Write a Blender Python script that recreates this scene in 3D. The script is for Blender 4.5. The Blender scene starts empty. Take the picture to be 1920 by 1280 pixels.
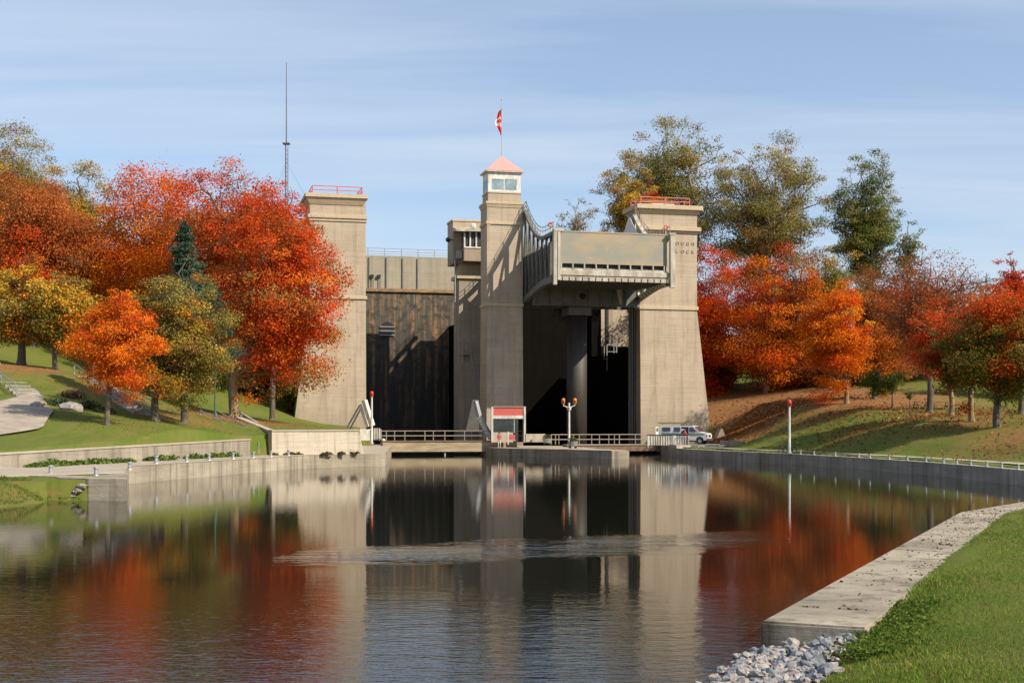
import bpy, bmesh, math, random
import numpy as np
from mathutils import Vector, Matrix
R = math.radians
scene = bpy.context.scene
COL = scene.collection
# ------------------------------------------------------------------ camera, world, sun, exposure
CAMZ, F, HX, HY = 3.7, 2500.0, 960.0, 792.0
cd = bpy.data.cameras.new('camera'); cam = bpy.data.objects.new('camera', cd); COL.objects.link(cam)
cam.location = (0, 0, CAMZ); cam.rotation_euler = (R(90), 0, 0)
cd.sensor_width = 36; cd.lens = F/1920*36; cd.shift_y = (HY-640)/1920; cd.clip_end = 6000; cd.clip_start = 0.2
scene.camera = cam
SUN_A, SUN_E = 60.0, 38.0          # azimuth from the line lock->camera towards +X, elevation
sd = Vector((math.sin(R(SUN_A))*math.cos(R(SUN_E)), -math.cos(R(SUN_A))*math.cos(R(SUN_E)), math.sin(R(SUN_E))))
sl = bpy.data.lights.new('sun', 'SUN'); sl.energy = 5.0; sl.angle = R(0.5); sl.color = (1.0, 0.90, 0.74)
so = bpy.data.objects.new('sun', sl); COL.objects.link(so)
so.rotation_euler = sd.to_track_quat('Z', 'Y').to_euler(); so.location = (60, -60, 80)
w = bpy.data.worlds.new('World'); scene.world = w; w.use_nodes = True
nt = w.node_tree; N = nt.nodes; L = nt.links
bg = N['Background']
sky = N.new('ShaderNodeTexSky'); sky.sky_type = 'NISHITA'; sky.sun_disc = False
sky.sun_elevation = R(SUN_E); sky.sun_rotation = math.atan2(sd.x, sd.y)
sky.air_density = 1.0; sky.dust_density = 0.5; sky.ozone_density = 2.0
tc = N.new('ShaderNodeTexCoord')
# thin streaky cirrus: noise over the direction projected on a high layer
sep = N.new('ShaderNodeSeparateXYZ'); L.new(tc.outputs['Generated'], sep.inputs[0])
dz = N.new('ShaderNodeMath'); dz.operation = 'ADD'; dz.inputs[1].default_value = 0.10; L.new(sep.outputs['Z'], dz.inputs[0])
dx = N.new('ShaderNodeMath'); dx.operation = 'DIVIDE'; L.new(sep.outputs['X'], dx.inputs[0]); L.new(dz.outputs[0], dx.inputs[1])
dy = N.new('ShaderNodeMath'); dy.operation = 'DIVIDE'; L.new(sep.outputs['Y'], dy.inputs[0]); L.new(dz.outputs[0], dy.inputs[1])
cmb = N.new('ShaderNodeCombineXYZ'); L.new(dx.outputs[0], cmb.inputs[0]); L.new(dy.outputs[0], cmb.inputs[1])
mp = N.new('ShaderNodeMapping'); mp.inputs['Scale'].default_value = (0.42, 2.1, 1); mp.inputs['Rotation'].default_value = (0, 0, R(4)); L.new(cmb.outputs[0], mp.inputs[0])
nz = N.new('ShaderNodeTexNoise'); nz.inputs['Scale'].default_value = 1.0; nz.inputs['Detail'].default_value = 9; nz.inputs['Distortion'].default_value = .5; nz.inputs['Roughness'].default_value = .55
L.new(mp.outputs[0], nz.inputs['Vector'])
cr = N.new('ShaderNodeMapRange'); cr.inputs['From Min'].default_value = 0.36; cr.inputs['From Max'].default_value = 0.68
cr.inputs['To Min'].default_value = 0.26; cr.inputs['To Max'].default_value = 0.72; L.new(nz.outputs['Fac'], cr.inputs['Value'])
tint = N.new('ShaderNodeMixRGB'); tint.blend_type = 'MULTIPLY'; tint.inputs['Fac'].default_value = 1; tint.inputs['Color2'].default_value = (1.10, 1.12, 1.20, 1)
L.new(sky.outputs[0], tint.inputs['Color1'])
mx = N.new('ShaderNodeMixRGB'); mx.inputs['Color2'].default_value = (5.2, 6.0, 7.0, 1)
L.new(cr.outputs[0], mx.inputs['Fac']); L.new(tint.outputs[0], mx.inputs['Color1']); L.new(mx.outputs[0], bg.inputs['Color'])
bg.inputs['Strength'].default_value = 0.096
scene.view_settings.view_transform = 'Standard'; scene.view_settings.look = 'None'
scene.view_settings.exposure = 0.42; scene.view_settings.gamma = 1.0; scene.view_settings.use_curve_mapping = False
scene.render.engine = 'CYCLES'

rnd = random.Random(7); rs = np.random.RandomState(11)
# ------------------------------------------------------------------ materials
def newmat(name):
    m = bpy.data.materials.new(name); m.use_nodes = True
    return m, m.node_tree.nodes, m.node_tree.links, m.node_tree.nodes['Principled BSDF']
def c4(c): return (c[0], c[1], c[2], 1)
def noise(N, L, vec, scale, detail=4, rough=.55, stretch=(1, 1, 1)):
    m = N.new('ShaderNodeMapping'); m.inputs['Scale'].default_value = stretch; L.new(vec, m.inputs[0])
    n = N.new('ShaderNodeTexNoise'); n.inputs['Scale'].default_value = scale; n.inputs['Detail'].default_value = detail
    n.inputs['Roughness'].default_value = rough; L.new(m.outputs[0], n.inputs['Vector']); return n.outputs['Fac']
def ramp(N, L, fac, a, b, lo=0, hi=1):
    r = N.new('ShaderNodeMapRange'); r.inputs['From Min'].default_value = a; r.inputs['From Max'].default_value = b
    r.inputs['To Min'].default_value = lo; r.inputs['To Max'].default_value = hi; L.new(fac, r.inputs['Value']); return r.outputs[0]
def mix(N, L, fac, a, b, mode='MIX'):
    m = N.new('ShaderNodeMixRGB'); m.blend_type = mode
    for s, v in ((m.inputs['Fac'], fac), (m.inputs['Color1'], a), (m.inputs['Color2'], b)):
        if isinstance(v, (tuple, list)): s.default_value = c4(v)
        elif isinstance(v, (int, float)): s.default_value = v
        else: L.new(v, s)
    return m.outputs[0]
def math_(N, L, op, a, b=None):
    m = N.new('ShaderNodeMath'); m.operation = op
    for i, v in enumerate((a, b)):
        if v is None: continue
        if isinstance(v, (int, float)): m.inputs[i].default_value = v
        else: L.new(v, m.inputs[i])
    return m.outputs[0]
def bump(N, L, P, h, strength=.4, dist=.03):
    b = N.new('ShaderNodeBump'); b.inputs['Strength'].default_value = strength; b.inputs['Distance'].default_value = dist
    L.new(h, b.inputs['Height']); L.new(b.outputs[0], P.inputs['Normal'])
def simple(name, c, rough=.6, metal=0, var=.25, scale=6, stretch=(1, 1, 1), c2=None, spec=None):
    m, N, L, P = newmat(name); t = N.new('ShaderNodeTexCoord').outputs['Object']
    f = noise(N, L, t, scale, 5, .6, stretch)
    d = c2 if c2 else tuple(x*(1-var) for x in c)
    L.new(mix(N, L, ramp(N, L, f, .35, .65), c, d), P.inputs['Base Color'])
    P.inputs['Roughness'].default_value = rough; P.inputs['Metallic'].default_value = metal
    if spec is not None: P.inputs['Specular IOR Level'].default_value = spec
    return m
def concrete(name, base, dark, lift=.8, streak=.5, wet=None, grime=0.0, blot=.35, lines=True):
    m, N, L, P = newmat(name); t = N.new('ShaderNodeTexCoord').outputs['Object']
    s = N.new('ShaderNodeSeparateXYZ'); L.new(t, s.inputs[0])
    z = math_(N, L, 'DIVIDE', math_(N, L, 'ADD', s.outputs['Z'], 100.0), lift)
    fr = math_(N, L, 'FRACT', z); fl = math_(N, L, 'FLOOR', z)
    wn = N.new('ShaderNodeTexWhiteNoise'); wn.noise_dimensions = '1D'; L.new(fl, wn.inputs['W'])
    big = noise(N, L, t, .35, 5, .6); fine = noise(N, L, t, 5, 6, .65); hor = noise(N, L, t, 1.0, 4, .6, (.25, .25, 5.0))
    st = noise(N, L, t, 1.0, 5, .6, (1.6, 1.6, .07)); st2 = noise(N, L, t, 1.0, 4, .6, (5, 5, .25))
    col = mix(N, L, ramp(N, L, big, .35, .7), base, tuple(a*(1-blot)+b*blot for a, b in zip(base, dark)))
    col = mix(N, L, ramp(N, L, wn.outputs[0], 0, 1, 0, .12), col, dark)
    col = mix(N, L, ramp(N, L, hor, .45, .72, 0, .24), col, dark)
    col = mix(N, L, ramp(N, L, st, .50, .75, 0, streak), col, dark)
    col = mix(N, L, ramp(N, L, st2, .58, .8, 0, streak*.7), col, tuple(x*.6 for x in dark))
    col = mix(N, L, ramp(N, L, fine, .3, .7, .12, 0), col, (0.02, .015, .01))
    if lines: col = mix(N, L, ramp(N, L, fr, 0.0, .06, .20, 0), col, tuple(x*.45 for x in dark))
    if grime:
        bl = noise(N, L, t, 1.0, 5, .65, (.45, .45, .22))
        col = mix(N, L, math_(N, L, 'MULTIPLY', ramp(N, L, bl, .56, .66), ramp(N, L, s.outputs['Z'], 5, 10, .55, .12)), col, tuple(x*.75 for x in dark))
        col = mix(N, L, ramp(N, L, math_(N, L, 'ADD', s.outputs['Z'], math_(N, L, 'MULTIPLY', st, grime)), grime*.45, grime*1.1, .42, 0), col, tuple(x*.5 for x in dark))
    L.new(col, P.inputs['Base Color']); P.inputs['Roughness'].default_value = .88; P.inputs['Specular IOR Level'].default_value = .25
    bump(N, L, P, math_(N, L, 'ADD', fine, math_(N, L, 'MULTIPLY', hor, 1.5)), .5, .04)
    return m
M = {}
M['conc'] = concrete('weathered_concrete', (.52, .42, .31), (.25, .20, .145), .75, .8, grime=9)
M['conc_trim'] = concrete('pale_trim_concrete', (.58, .47, .32), (.36, .28, .19), .9, .4, lines=False)
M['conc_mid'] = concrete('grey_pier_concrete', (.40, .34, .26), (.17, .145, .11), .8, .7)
M['conc_ret'] = concrete('retaining_wall_concrete', (.36, .31, .24), (.12, .10, .075), 5.0, .9, lines=False, blot=.5)
M['conc_low'] = concrete('landing_wall_concrete', (.56, .48, .37), (.22, .18, .13), 3.0, .75, lines=False)
M['quay'] = concrete('quay_concrete', (.42, .36, .27), (.09, .074, .05), 5.0, 1.0, lines=False, blot=.6)
M['cope'] = concrete('coping_concrete', (.43, .37, .29), (.20, .165, .12), 5.0, .3, lines=False)
M['upper'] = concrete('upper_reach_concrete', (.40, .35, .255), (.19, .18, .14), 2.2, .5)
M['white'] = simple('white_paint', (.72, .69, .62), .5, 0, .35, 3, (1, 1, .4))
M['trusswhite'] = simple('weathered_white_steel', (.50, .46, .38), .6, 0, .5, 1.2, (1, 1, .3), c2=(.27, .23, .17))
M['truss'] = simple('grey_green_steel', (.15, .145, .13), .6, .1, .3, 1.5)
M['dark'] = simple('dark_steel', (.035, .035, .035), .6, .2, .4, 2)
M['pinkrail'] = simple('faded_red_paint', (.62, .16, .13), .5, 0, .2, 4)
M['roof'] = simple('salmon_red_roof', (.80, .29, .25), .6, 0, .12, 3, (1, 1, 4))
M['red'] = simple('red_paint', (.66, .13, .10), .5, 0, .15, 4)
M['redbright'] = simple('signal_red', (.85, .05, .02), .35, 0, .1, 6)
M['amber'] = simple('signal_amber', (.85, .22, .02), .35, 0, .1, 6)
M['galv'] = simple('galvanised_metal', (.42, .42, .42), .45, .5, .3, 5)
M['brownrail'] = simple('brown_grey_rail', (.36, .29, .22), .6, .2, .3, 5)
M['deck'] = simple('brown_deck_boards', (.26, .165, .11), .85, 0, .5, 1.2, (1, .3, 1))
M['beam'] = simple('rusty_cream_beam', (.42, .34, .22), .75, 0, .5, .9, (.5, 1, 3), c2=(.25, .18, .10))
M['rubber'] = simple('black_rubber', (.02, .02, .02), .8)
M['flagpole'] = simple('pale_pole', (.5, .5, .48), .4, .3)
M['bark'] = simple('grey_brown_bark', (.17, .135, .10), .95, 0, .5, 3, (2, 2, .3), c2=(.07, .055, .04))
M['barklit'] = simple('sunlit_bark', (.33, .23, .12), .95, 0, .5, 3, (2, 2, .3), c2=(.16, .11, .055))  # bark copy with sunlight put into the colour
M['barkpale'] = simple('pale_bark', (.36, .32, .27), .95, 0, .5, 3, (2, 2, .3), c2=(.19, .16, .13))
M['rock'] = simple('pale_rip_rap', (.40, .35, .31), .9, 0, .5, 6, c2=(.20, .18, .175))
M['rockb'] = simple('bluish_rip_rap', (.25, .255, .275), .9, 0, .5, 6, c2=(.09, .095, .11))
M['greenpole'] = simple('green_lamp_paint', (.04, .13, .10), .5)
M['tarmac'] = simple('pale_service_road', (.44, .39, .31), .9, 0, .35, .8)
M['gravel'] = simple('tan_gravel_path', (.36, .30, .235), .95, 0, .3, .7)
M['stonestep'] = simple('stone_steps', (.33, .29, .25), .9, 0, .4, 3)
M['vanwhite'] = simple('white_van_paint', (.75, .76, .74), .25, 0, .08, 1.2)
M['vangreen'] = simple('green_stripe', (.16, .24, .20), .35, 0, .2, 1.5)
M['bumper'] = simple('grey_bumper', (.10, .10, .10), .55)
M['ladder'] = simple('yellow_ladder', (.42, .27, .08), .6)
M['bollardcap'] = simple('pale_bollard', (.34, .33, .31), .6, .1, .3, 8)
def glass(name, c=(.03, .035, .04), rough=.06):
    m, N, L, P = newmat(name); t = N.new('ShaderNodeTexCoord').outputs['Object']
    L.new(mix(N, L, ramp(N, L, noise(N, L, t, 1.2, 3), .3, .7), c, tuple(x*1.8 for x in c)), P.inputs['Base Color'])
    P.inputs['Roughness'].default_value = rough; P.inputs['Specular IOR Level'].default_value = .8; return m
M['glass'] = glass('dark_window_glass')
M['glasspale'] = glass('pale_window_glass', (.16, .22, .24), .1)
def lens(name, c, e):
    m, N, L, P = newmat(name); t = N.new('ShaderNodeTexCoord').outputs['Object']
    col = mix(N, L, noise(N, L, t, 9), c, tuple(x*.8 for x in c)); L.new(col, P.inputs['Base Color'])
    P.inputs['Emission Color'].default_value = c4(c); P.inputs['Emission Strength'].default_value = e; return m
M['headlight'] = glass('headlight_glass', (.6, .6, .58), .1)
M['indicator'] = simple('orange_indicator', (.6, .2, .1), .3)
# dark stained chamber wall: rust and lime runs on wet concrete, bay shade painted in low down
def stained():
    m, N, L, P = newmat('stained_shaded_chamber_concrete'); t = N.new('ShaderNodeTexCoord').outputs['Object']
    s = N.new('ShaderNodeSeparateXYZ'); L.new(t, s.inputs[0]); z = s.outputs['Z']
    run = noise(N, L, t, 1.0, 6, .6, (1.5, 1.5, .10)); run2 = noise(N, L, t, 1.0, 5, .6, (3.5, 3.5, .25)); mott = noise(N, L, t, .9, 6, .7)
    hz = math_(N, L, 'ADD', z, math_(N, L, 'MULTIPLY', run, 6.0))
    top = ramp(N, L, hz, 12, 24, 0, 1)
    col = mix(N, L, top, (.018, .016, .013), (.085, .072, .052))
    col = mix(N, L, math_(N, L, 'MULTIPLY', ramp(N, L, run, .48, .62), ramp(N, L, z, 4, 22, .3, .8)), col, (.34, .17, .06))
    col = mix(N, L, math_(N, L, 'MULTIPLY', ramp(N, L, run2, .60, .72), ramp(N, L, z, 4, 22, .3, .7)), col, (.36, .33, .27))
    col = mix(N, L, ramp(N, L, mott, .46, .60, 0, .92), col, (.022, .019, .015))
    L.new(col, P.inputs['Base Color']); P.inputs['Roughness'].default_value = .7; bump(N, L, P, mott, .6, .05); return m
M['stained'] = stained()
M['bayshade'] = concrete('shade_black_wet_concrete', (.009, .008, .007), (.004, .004, .004), 2.5, .8, lines=False)  # deep bay shade put into the wet concrete's near-black colour
M['bayshade'].node_tree.nodes['Principled BSDF'].inputs['Specular IOR Level'].default_value = 0
def gatemat():
    m, N, L, P = newmat('rust_stained_gate'); t = N.new('ShaderNodeTexCoord').outputs['Object']
    s = N.new('ShaderNodeSeparateXYZ'); L.new(t, s.inputs[0]); z = s.outputs['Z']
    a = noise(N, L, t, .35, 5, .6, (.6, 1, 1.2)); b = noise(N, L, t, 1.0, 6, .65, (1.2, 1, .5)); v = noise(N, L, t, 1, 5, .6, (3, 1, .3))
    col = mix(N, L, ramp(N, L, a, .36, .58), (.36, .27, .165), (.24, .235, .19))
    zz = math_(N, L, 'ADD', z, math_(N, L, 'MULTIPLY', b, 1.2))
    col = mix(N, L, ramp(N, L, zz, 25.6, 26.4, 0, .85), col, (.40, .30, .21))
    col = mix(N, L, ramp(N, L, b, .55, .72, 0, .6), col, (.40, .26, .12))
    col = mix(N, L, math_(N, L, 'MULTIPLY', ramp(N, L, v, .52, .7, 0, .8), ramp(N, L, z, 24.5, 26.2, 0, 1)), col, (.12, .11, .10))
    L.new(col, P.inputs['Base Color']); P.inputs['Roughness'].default_value = .55; return m
M['gate'] = gatemat()
def flagmat():
    m, N, L, P = newmat('flag_cloth')
    a = N.new('ShaderNodeAttribute'); a.attribute_name = 'col'; L.new(a.outputs['Color'], P.inputs['Base Color']); P.inputs['Roughness'].default_value = .8; return m
M['flag'] = flagmat()
def leafmat(name, trans=.42):
    m, N, L, P = newmat(name)
    a = N.new('ShaderNodeAttribute'); a.attribute_name = 'col'
    L.new(a.outputs['Color'], P.inputs['Base Color']); P.inputs['Roughness'].default_value = .8; P.inputs['Specular IOR Level'].default_value = .04
    tr = N.new('ShaderNodeBsdfTranslucent'); L.new(a.outputs['Color'], tr.inputs['Color'])
    ms = N.new('ShaderNodeMixShader'); ms.inputs[0].default_value = trans
    L.new(P.outputs[0], ms.inputs[1]); L.new(tr.outputs[0], ms.inputs[2]); L.new(ms.outputs[0], N['Material Output'].inputs['Surface']); return m
M['leaf'] = leafmat('leaf')
def groundmat():
    m, N, L, P = newmat('grass_ground'); g = N.new('ShaderNodeNewGeometry').outputs['Position']
    a = N.new('ShaderNodeAttribute'); a.attribute_name = 'litter'
    big = noise(N, L, g, .12, 5, .6); mid = noise(N, L, g, 1.3, 6, .65); fin = noise(N, L, g, 22, 4, .7); mow = noise(N, L, g, .5, 4, .6, (2.2, .5, 1)); spk = noise(N, L, g, 2.6, 9, .85)
    col = mix(N, L, ramp(N, L, big, .35, .65), (.105, .158, .022), (.155, .19, .032))
    col = mix(N, L, ramp(N, L, mow, .38, .62, 0, .75), col, (.20, .18, .05))
    col = mix(N, L, ramp(N, L, fin, .3, .7, 0, .5), col, (.03, .055, .01))
    lf = math_(N, L, 'ADD', math_(N, L, 'MULTIPLY', a.outputs['Fac'], 1.0), math_(N, L, 'MULTIPLY', math_(N, L, 'SUBTRACT', mid, .5), 1.1))
    lf = math_(N, L, 'MULTIPLY', ramp(N, L, lf, .22, .8), ramp(N, L, spk, .36, .54))
    lc = mix(N, L, ramp(N, L, noise(N, L, g, 2.2, 9, .9), .45, .56), (.40, .15, .065), (.15, .075, .04))
    col = mix(N, L, lf, col, lc)
    L.new(col, P.inputs['Base Color']); P.inputs['Roughness'].default_value = .95; P.inputs['Specular IOR Level'].default_value = .1
    bump(N, L, P, math_(N, L, 'ADD', fin, spk), .9, .06); return m
M['ground'] = groundmat()
def watermat():
    m, N, L, P = newmat('canal_water'); g = N.new('ShaderNodeNewGeometry').outputs['Position']
    P.inputs['Base Color'].default_value = (.012, .013, .009, 1); P.inputs['Roughness'].default_value = .015; P.inputs['IOR'].default_value = 1.333
    f1 = noise(N, L, g, 6.5, 3, .5, (.55, 1.2, 1)); f2 = noise(N, L, g, 1.5, 2, .5, (.55, 1.2, 1))
    patch = noise(N, L, g, .06, 3, .55, (.45, 1.4, 1))
    s = N.new('ShaderNodeSeparateXYZ'); L.new(g, s.inputs[0]); y = s.outputs['Y']; x = s.outputs['X']
    # a cat's-paw of wind crosses the basin about fifty metres off, the near water is ruffled too
    yy = math_(N, L, 'SUBTRACT', y, math_(N, L, 'MULTIPLY', x, .55))
    band = math_(N, L, 'SUBTRACT', 1.0, math_(N, L, 'ABSOLUTE', math_(N, L, 'DIVIDE', math_(N, L, 'SUBTRACT', math_(N, L, 'ADD', yy, math_(N, L, 'MULTIPLY', patch, 14.0)), 46.0), 3.8)))
    band = math_(N, L, 'MULTIPLY', ramp(N, L, band, 0.0, 1.0, 0, 1), ramp(N, L, noise(N, L, g, .5, 4, .6, (.5, 1.5, 1)), .38, .62))
    bx = math_(N, L, 'MULTIPLY', ramp(N, L, x, -7, -4, 0, 1), ramp(N, L, x, 6, 9, 1, 0))
    band = math_(N, L, 'MULTIPLY', band, bx)
    near = ramp(N, L, math_(N, L, 'ADD', y, math_(N, L, 'MULTIPLY', patch, 10)), 22, 36, 1, 0.0)
    amt = math_(N, L, 'ADD', math_(N, L, 'ADD', math_(N, L, 'MULTIPLY', near, .30), math_(N, L, 'MULTIPLY', band, .75)), .03)
    h = math_(N, L, 'MULTIPLY', math_(N, L, 'ADD', math_(N, L, 'MULTIPLY', f1, .5), math_(N, L, 'MULTIPLY', f2, .7)), amt)
    b = N.new('ShaderNodeBump'); b.inputs['Strength'].default_value = 1.0; b.inputs['Distance'].default_value = .085
    L.new(h, b.inputs['Height']); L.new(b.outputs[0], P.inputs['Normal']); return m
M['water'] = watermat()

# ------------------------------------------------------------------ helpers
def tag(o, label=None, cat=None, group=None, kind=None):
    if label: o['label'] = label
    if cat: o['category'] = cat
    if group: o['group'] = group
    if kind: o['kind'] = kind
    return o
def thing(name, label, cat, loc=(0, 0, 0), rz=0.0, group=None):
    o = bpy.data.objects.new(name, None); COL.objects.link(o); o.location = loc; o.rotation_euler = (0, 0, rz); o.empty_display_size = .3
    return tag(o, label, cat, group)
class MB:
    def __init__(s, off=(0, 0, 0)): s.v = []; s.f = []; s.off = Vector(off); s.smooth = False
    def box(s, a, b, taper=None):
        x0, y0, z0 = a; x1, y1, z1 = b; n = len(s.v)
        s.v += [(x0, y0, z0), (x1, y0, z0), (x1, y1, z0), (x0, y1, z0), (x0, y0, z1), (x1, y0, z1), (x1, y1, z1), (x0, y1, z1)]
        s.f += [tuple(n+i for i in q) for q in ((0, 3, 2, 1), (4, 5, 6, 7), (0, 1, 5, 4), (1, 2, 6, 5), (2, 3, 7, 6), (3, 0, 4, 7))]; return s
    def hexa(s, bot, top):      # frustum from 4 bottom + 4 top points
        n = len(s.v); s.v += list(bot)+list(top)
        s.f += [tuple(n+i for i in q) for q in ((0, 3, 2, 1), (4, 5, 6, 7), (0, 1, 5, 4), (1, 2, 6, 5), (2, 3, 7, 6), (3, 0, 4, 7))]; return s
    def prism(s, pts, vec):     # polygon (any plane) extruded by vec
        n = len(s.v); k = len(pts); vec = Vector(vec)
        s.v += [tuple(p) for p in pts] + [tuple(Vector(p)+vec) for p in pts]
        s.f += [tuple(n+i for i in range(k-1, -1, -1)), tuple(n+k+i for i in range(k))]
        s.f += [(n+i, n+(i+1) % k, n+k+(i+1) % k, n+k+i) for i in range(k)]; return s
    def tube(s, p, q, r, r2=None, n=8, cap=True):
        p, q = Vector(p), Vector(q); d = (q-p); r2 = r if r2 is None else r2
        a = d.orthogonal().normalized(); b = d.cross(a).normalized(); k = len(s.v)
        for c, rr in ((p, r), (q, r2)):
            for i in range(n):
                t = 2*math.pi*i/n; s.v.append(tuple(c+a*rr*math.cos(t)+b*rr*math.sin(t)))
        s.f += [(k+i, k+(i+1) % n, k+n+(i+1) % n, k+n+i) for i in range(n)]
        if cap: s.f += [tuple(k+i for i in range(n-1, -1, -1)), tuple(k+n+i for i in range(n))]
        return s
    def path(s, pts, r, n=6):
        for a, b in zip(pts[:-1], pts[1:]): s.tube(a, b, r, n=n)
        return s
    def bar(s, p, q, w, h):     # rectangular bar
        p, q = Vector(p), Vector(q); d = (q-p).normalized(); up = Vector((0, 0, 1))
        if abs(d.z) > .98: up = Vector((0, 1, 0))
        a = d.cross(up).normalized()*w/2; b = a.cross(d).normalized()*h/2
        s.hexa([tuple(p-a-b), tuple(p+a-b), tuple(p+a+b), tuple(p-a+b)], [tuple(q-a-b), tuple(q+a-b), tuple(q+a+b), tuple(q-a+b)]); return s
    def sphere(s, c, r, seg=12, ring=8, sc=(1, 1, 1), jit=0, rg=None):
        n = len(s.v)
        for i in range(ring+1):
            ph = math.pi*i/ring
            for j in range(seg):
                th = 2*math.pi*j/seg; k = 1+(rg.uniform(-jit, jit) if rg else 0)
                s.v.append((c[0]+r*k*sc[0]*math.sin(ph)*math.cos(th), c[1]+r*k*sc[1]*math.sin(ph)*math.sin(th), c[2]+r*k*sc[2]*math.cos(ph)))
        for i in range(ring):
            for j in range(seg):
                a = n+i*seg+j; b = n+i*seg+(j+1) % seg; s.f.append((a, a+seg, b+seg, b))
        return s
    def build(s, name, mat, parent=None, bevel=0.0, smooth=False):
        me = bpy.data.meshes.new(name)
        o = s.off
        me.from_pydata([(a-o.x, b-o.y, c-o.z) for a, b, c in s.v], [], s.f)
        bm = bmesh.new(); bm.from_mesh(me); bmesh.ops.recalc_face_normals(bm, faces=bm.faces)
        if bevel:
            es = [e for e in bm.edges if len(e.link_faces) == 2 and e.calc_face_angle(0) > .6]
            bmesh.ops.bevel(bm, geom=es, offset=bevel, segments=2, affect='EDGES', clamp_overlap=True)
        for f in bm.faces: f.smooth = smooth
        bm.to_mesh(me); bm.free()
        me.materials.append(mat)
        ob = bpy.data.objects.new(name, me); COL.objects.link(ob)
        if parent: ob.parent = parent
        return ob
RZ = R(14); UX = Vector((math.cos(RZ), math.sin(RZ), 0)); VX = Vector((-math.sin(RZ), math.cos(RZ), 0)); O0 = Vector((-3.7, 167, 0))
def Lw(u, v, z=0): return O0+UX*u+VX*v+Vector((0, 0, z))
def lthing(name, label, cat, base, group=None):
    t = thing(name, label, cat, Lw(*base), RZ, group); t['_b'] = 1; del t['_b']; return t
def P3(px, py, Y): return Vector(((px-HX)/F*Y, Y, CAMZ-(py-HY)/F*Y))
def copytree(o, parent=None):
    c = o.copy(); COL.objects.link(c); c.parent = parent
    for ch in list(o.children): copytree(ch, c)
    return c

# ------------------------------------------------------------------ terrain
quayL = [(-18.3, 63.4), (-23.3, 81), (-21.8, 88), (-16.8, 109), (-10.8, 113.5), (-13.6, 150.4)]
bayL = [tuple(Lw(-14.4, -8)[:2]), tuple(Lw(-14.4, 30)[:2]), tuple(Lw(20.6, 30)[:2]), tuple(Lw(20.6, -9)[:2])]
quayR = [(17.6, 158), (17.9, 143), (20.6, 132), (23, 125), (25.2, 116.7), (27.4, 106.9), (28.8, 97.2), (29.6, 88), (29.9, 77.3), (33, 66)]
nearW = [(62, 63), (30, 59.5), (21, 55), (16.4, 48.8), (4.1, 22)]
shore = [(3.1, 19.6), (2.4, 17.5), (1.0, 13), (-8, 6), (-90, 3)]
bankL = [(-90, 50), (-40, 52), (-25, 54.6), (-22.3, 57), (-21.6, 62.4)]
canal = bankL+quayL+bayL+quayR+[(90, 62.5)][:0]+[(60, 69)]+nearW+shore
CP = np.array(canal)
def inpoly(X, Y, poly):
    ins = np.zeros(X.shape, bool); n = len(poly)
    for i in range(n):
        x0, y0 = poly[i]; x1, y1 = poly[(i+1) % n]
        c = ((y0 > Y) != (y1 > Y)); xi = (x1-x0)*(Y-y0)/((y1-y0) if y1 != y0 else 1e-9)+x0
        ins ^= c & (X < xi)
    return ins
def distpoly(X, Y, pts, closed=True):
    d = np.full(X.shape, 1e9); n = len(pts)
    for i in range(n if closed else n-1):
        x0, y0 = pts[i]; x1, y1 = pts[(i+1) % n]; dx, dy = x1-x0, y1-y0
        t = np.clip(((X-x0)*dx+(Y-y0)*dy)/(dx*dx+dy*dy+1e-9), 0, 1)
        d = np.minimum(d, np.hypot(X-(x0+t*dx), Y-(y0+t*dy)))
    return d
class RBF:
    def __init__(s, pts):
        s.p = np.array(pts, float); n = len(pts); A = np.hypot(*(s.p[:, None, :2]-s.p[None, :, :2]).transpose(2, 0, 1))
        Q = np.c_[np.ones(n), s.p[:, :2]/100]; K = np.block([[A-np.eye(n)*0.3, Q], [Q.T, np.zeros((3, 3))]])
        s.w = np.linalg.solve(K, np.r_[s.p[:, 2], 0, 0, 0])
    def __call__(s, X, Y):
        z = s.w[-3]+s.w[-2]*X/100+s.w[-1]*Y/100
        for (x, y, _), w_ in zip(s.p, s.w): z = z+w_*np.hypot(X-x, Y-y)
        return z
def q(px, py, Y): p = P3(px, py, Y); return (p.x, p.y, p.z)
left = RBF([(-29, 75.6, 2.0), (-25, 90, 2.2), (-20.8, 106, 2.4), (-17, 109.5, 2.9), (-12.9, 112.5, 3.0), (-15, 130, 3.0), (-17.6, 150, 3.0), (-22, 160, 3.1),
            q(200, 797, 92), q(290, 790, 98), q(438, 786, 122), q(60, 762, 98), q(0, 738, 105), q(130, 700, 115), q(40, 684, 120), q(100, 690, 122), q(333, 768, 120),
            q(0, 650, 140), q(400, 772, 150), q(250, 740, 140), q(100, 640, 150), (-80, 140, 13), (-80, 200, 15), (-40, 220, 13), (-30, 195, 10), (-48, 180, 12.5), (-17, 185, 5), (-120, 100, 12), (-60, 60, 3.2), (-40, 78, 3.0), (-34, 62, 1.6), (-10, 260, 8)])
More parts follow.
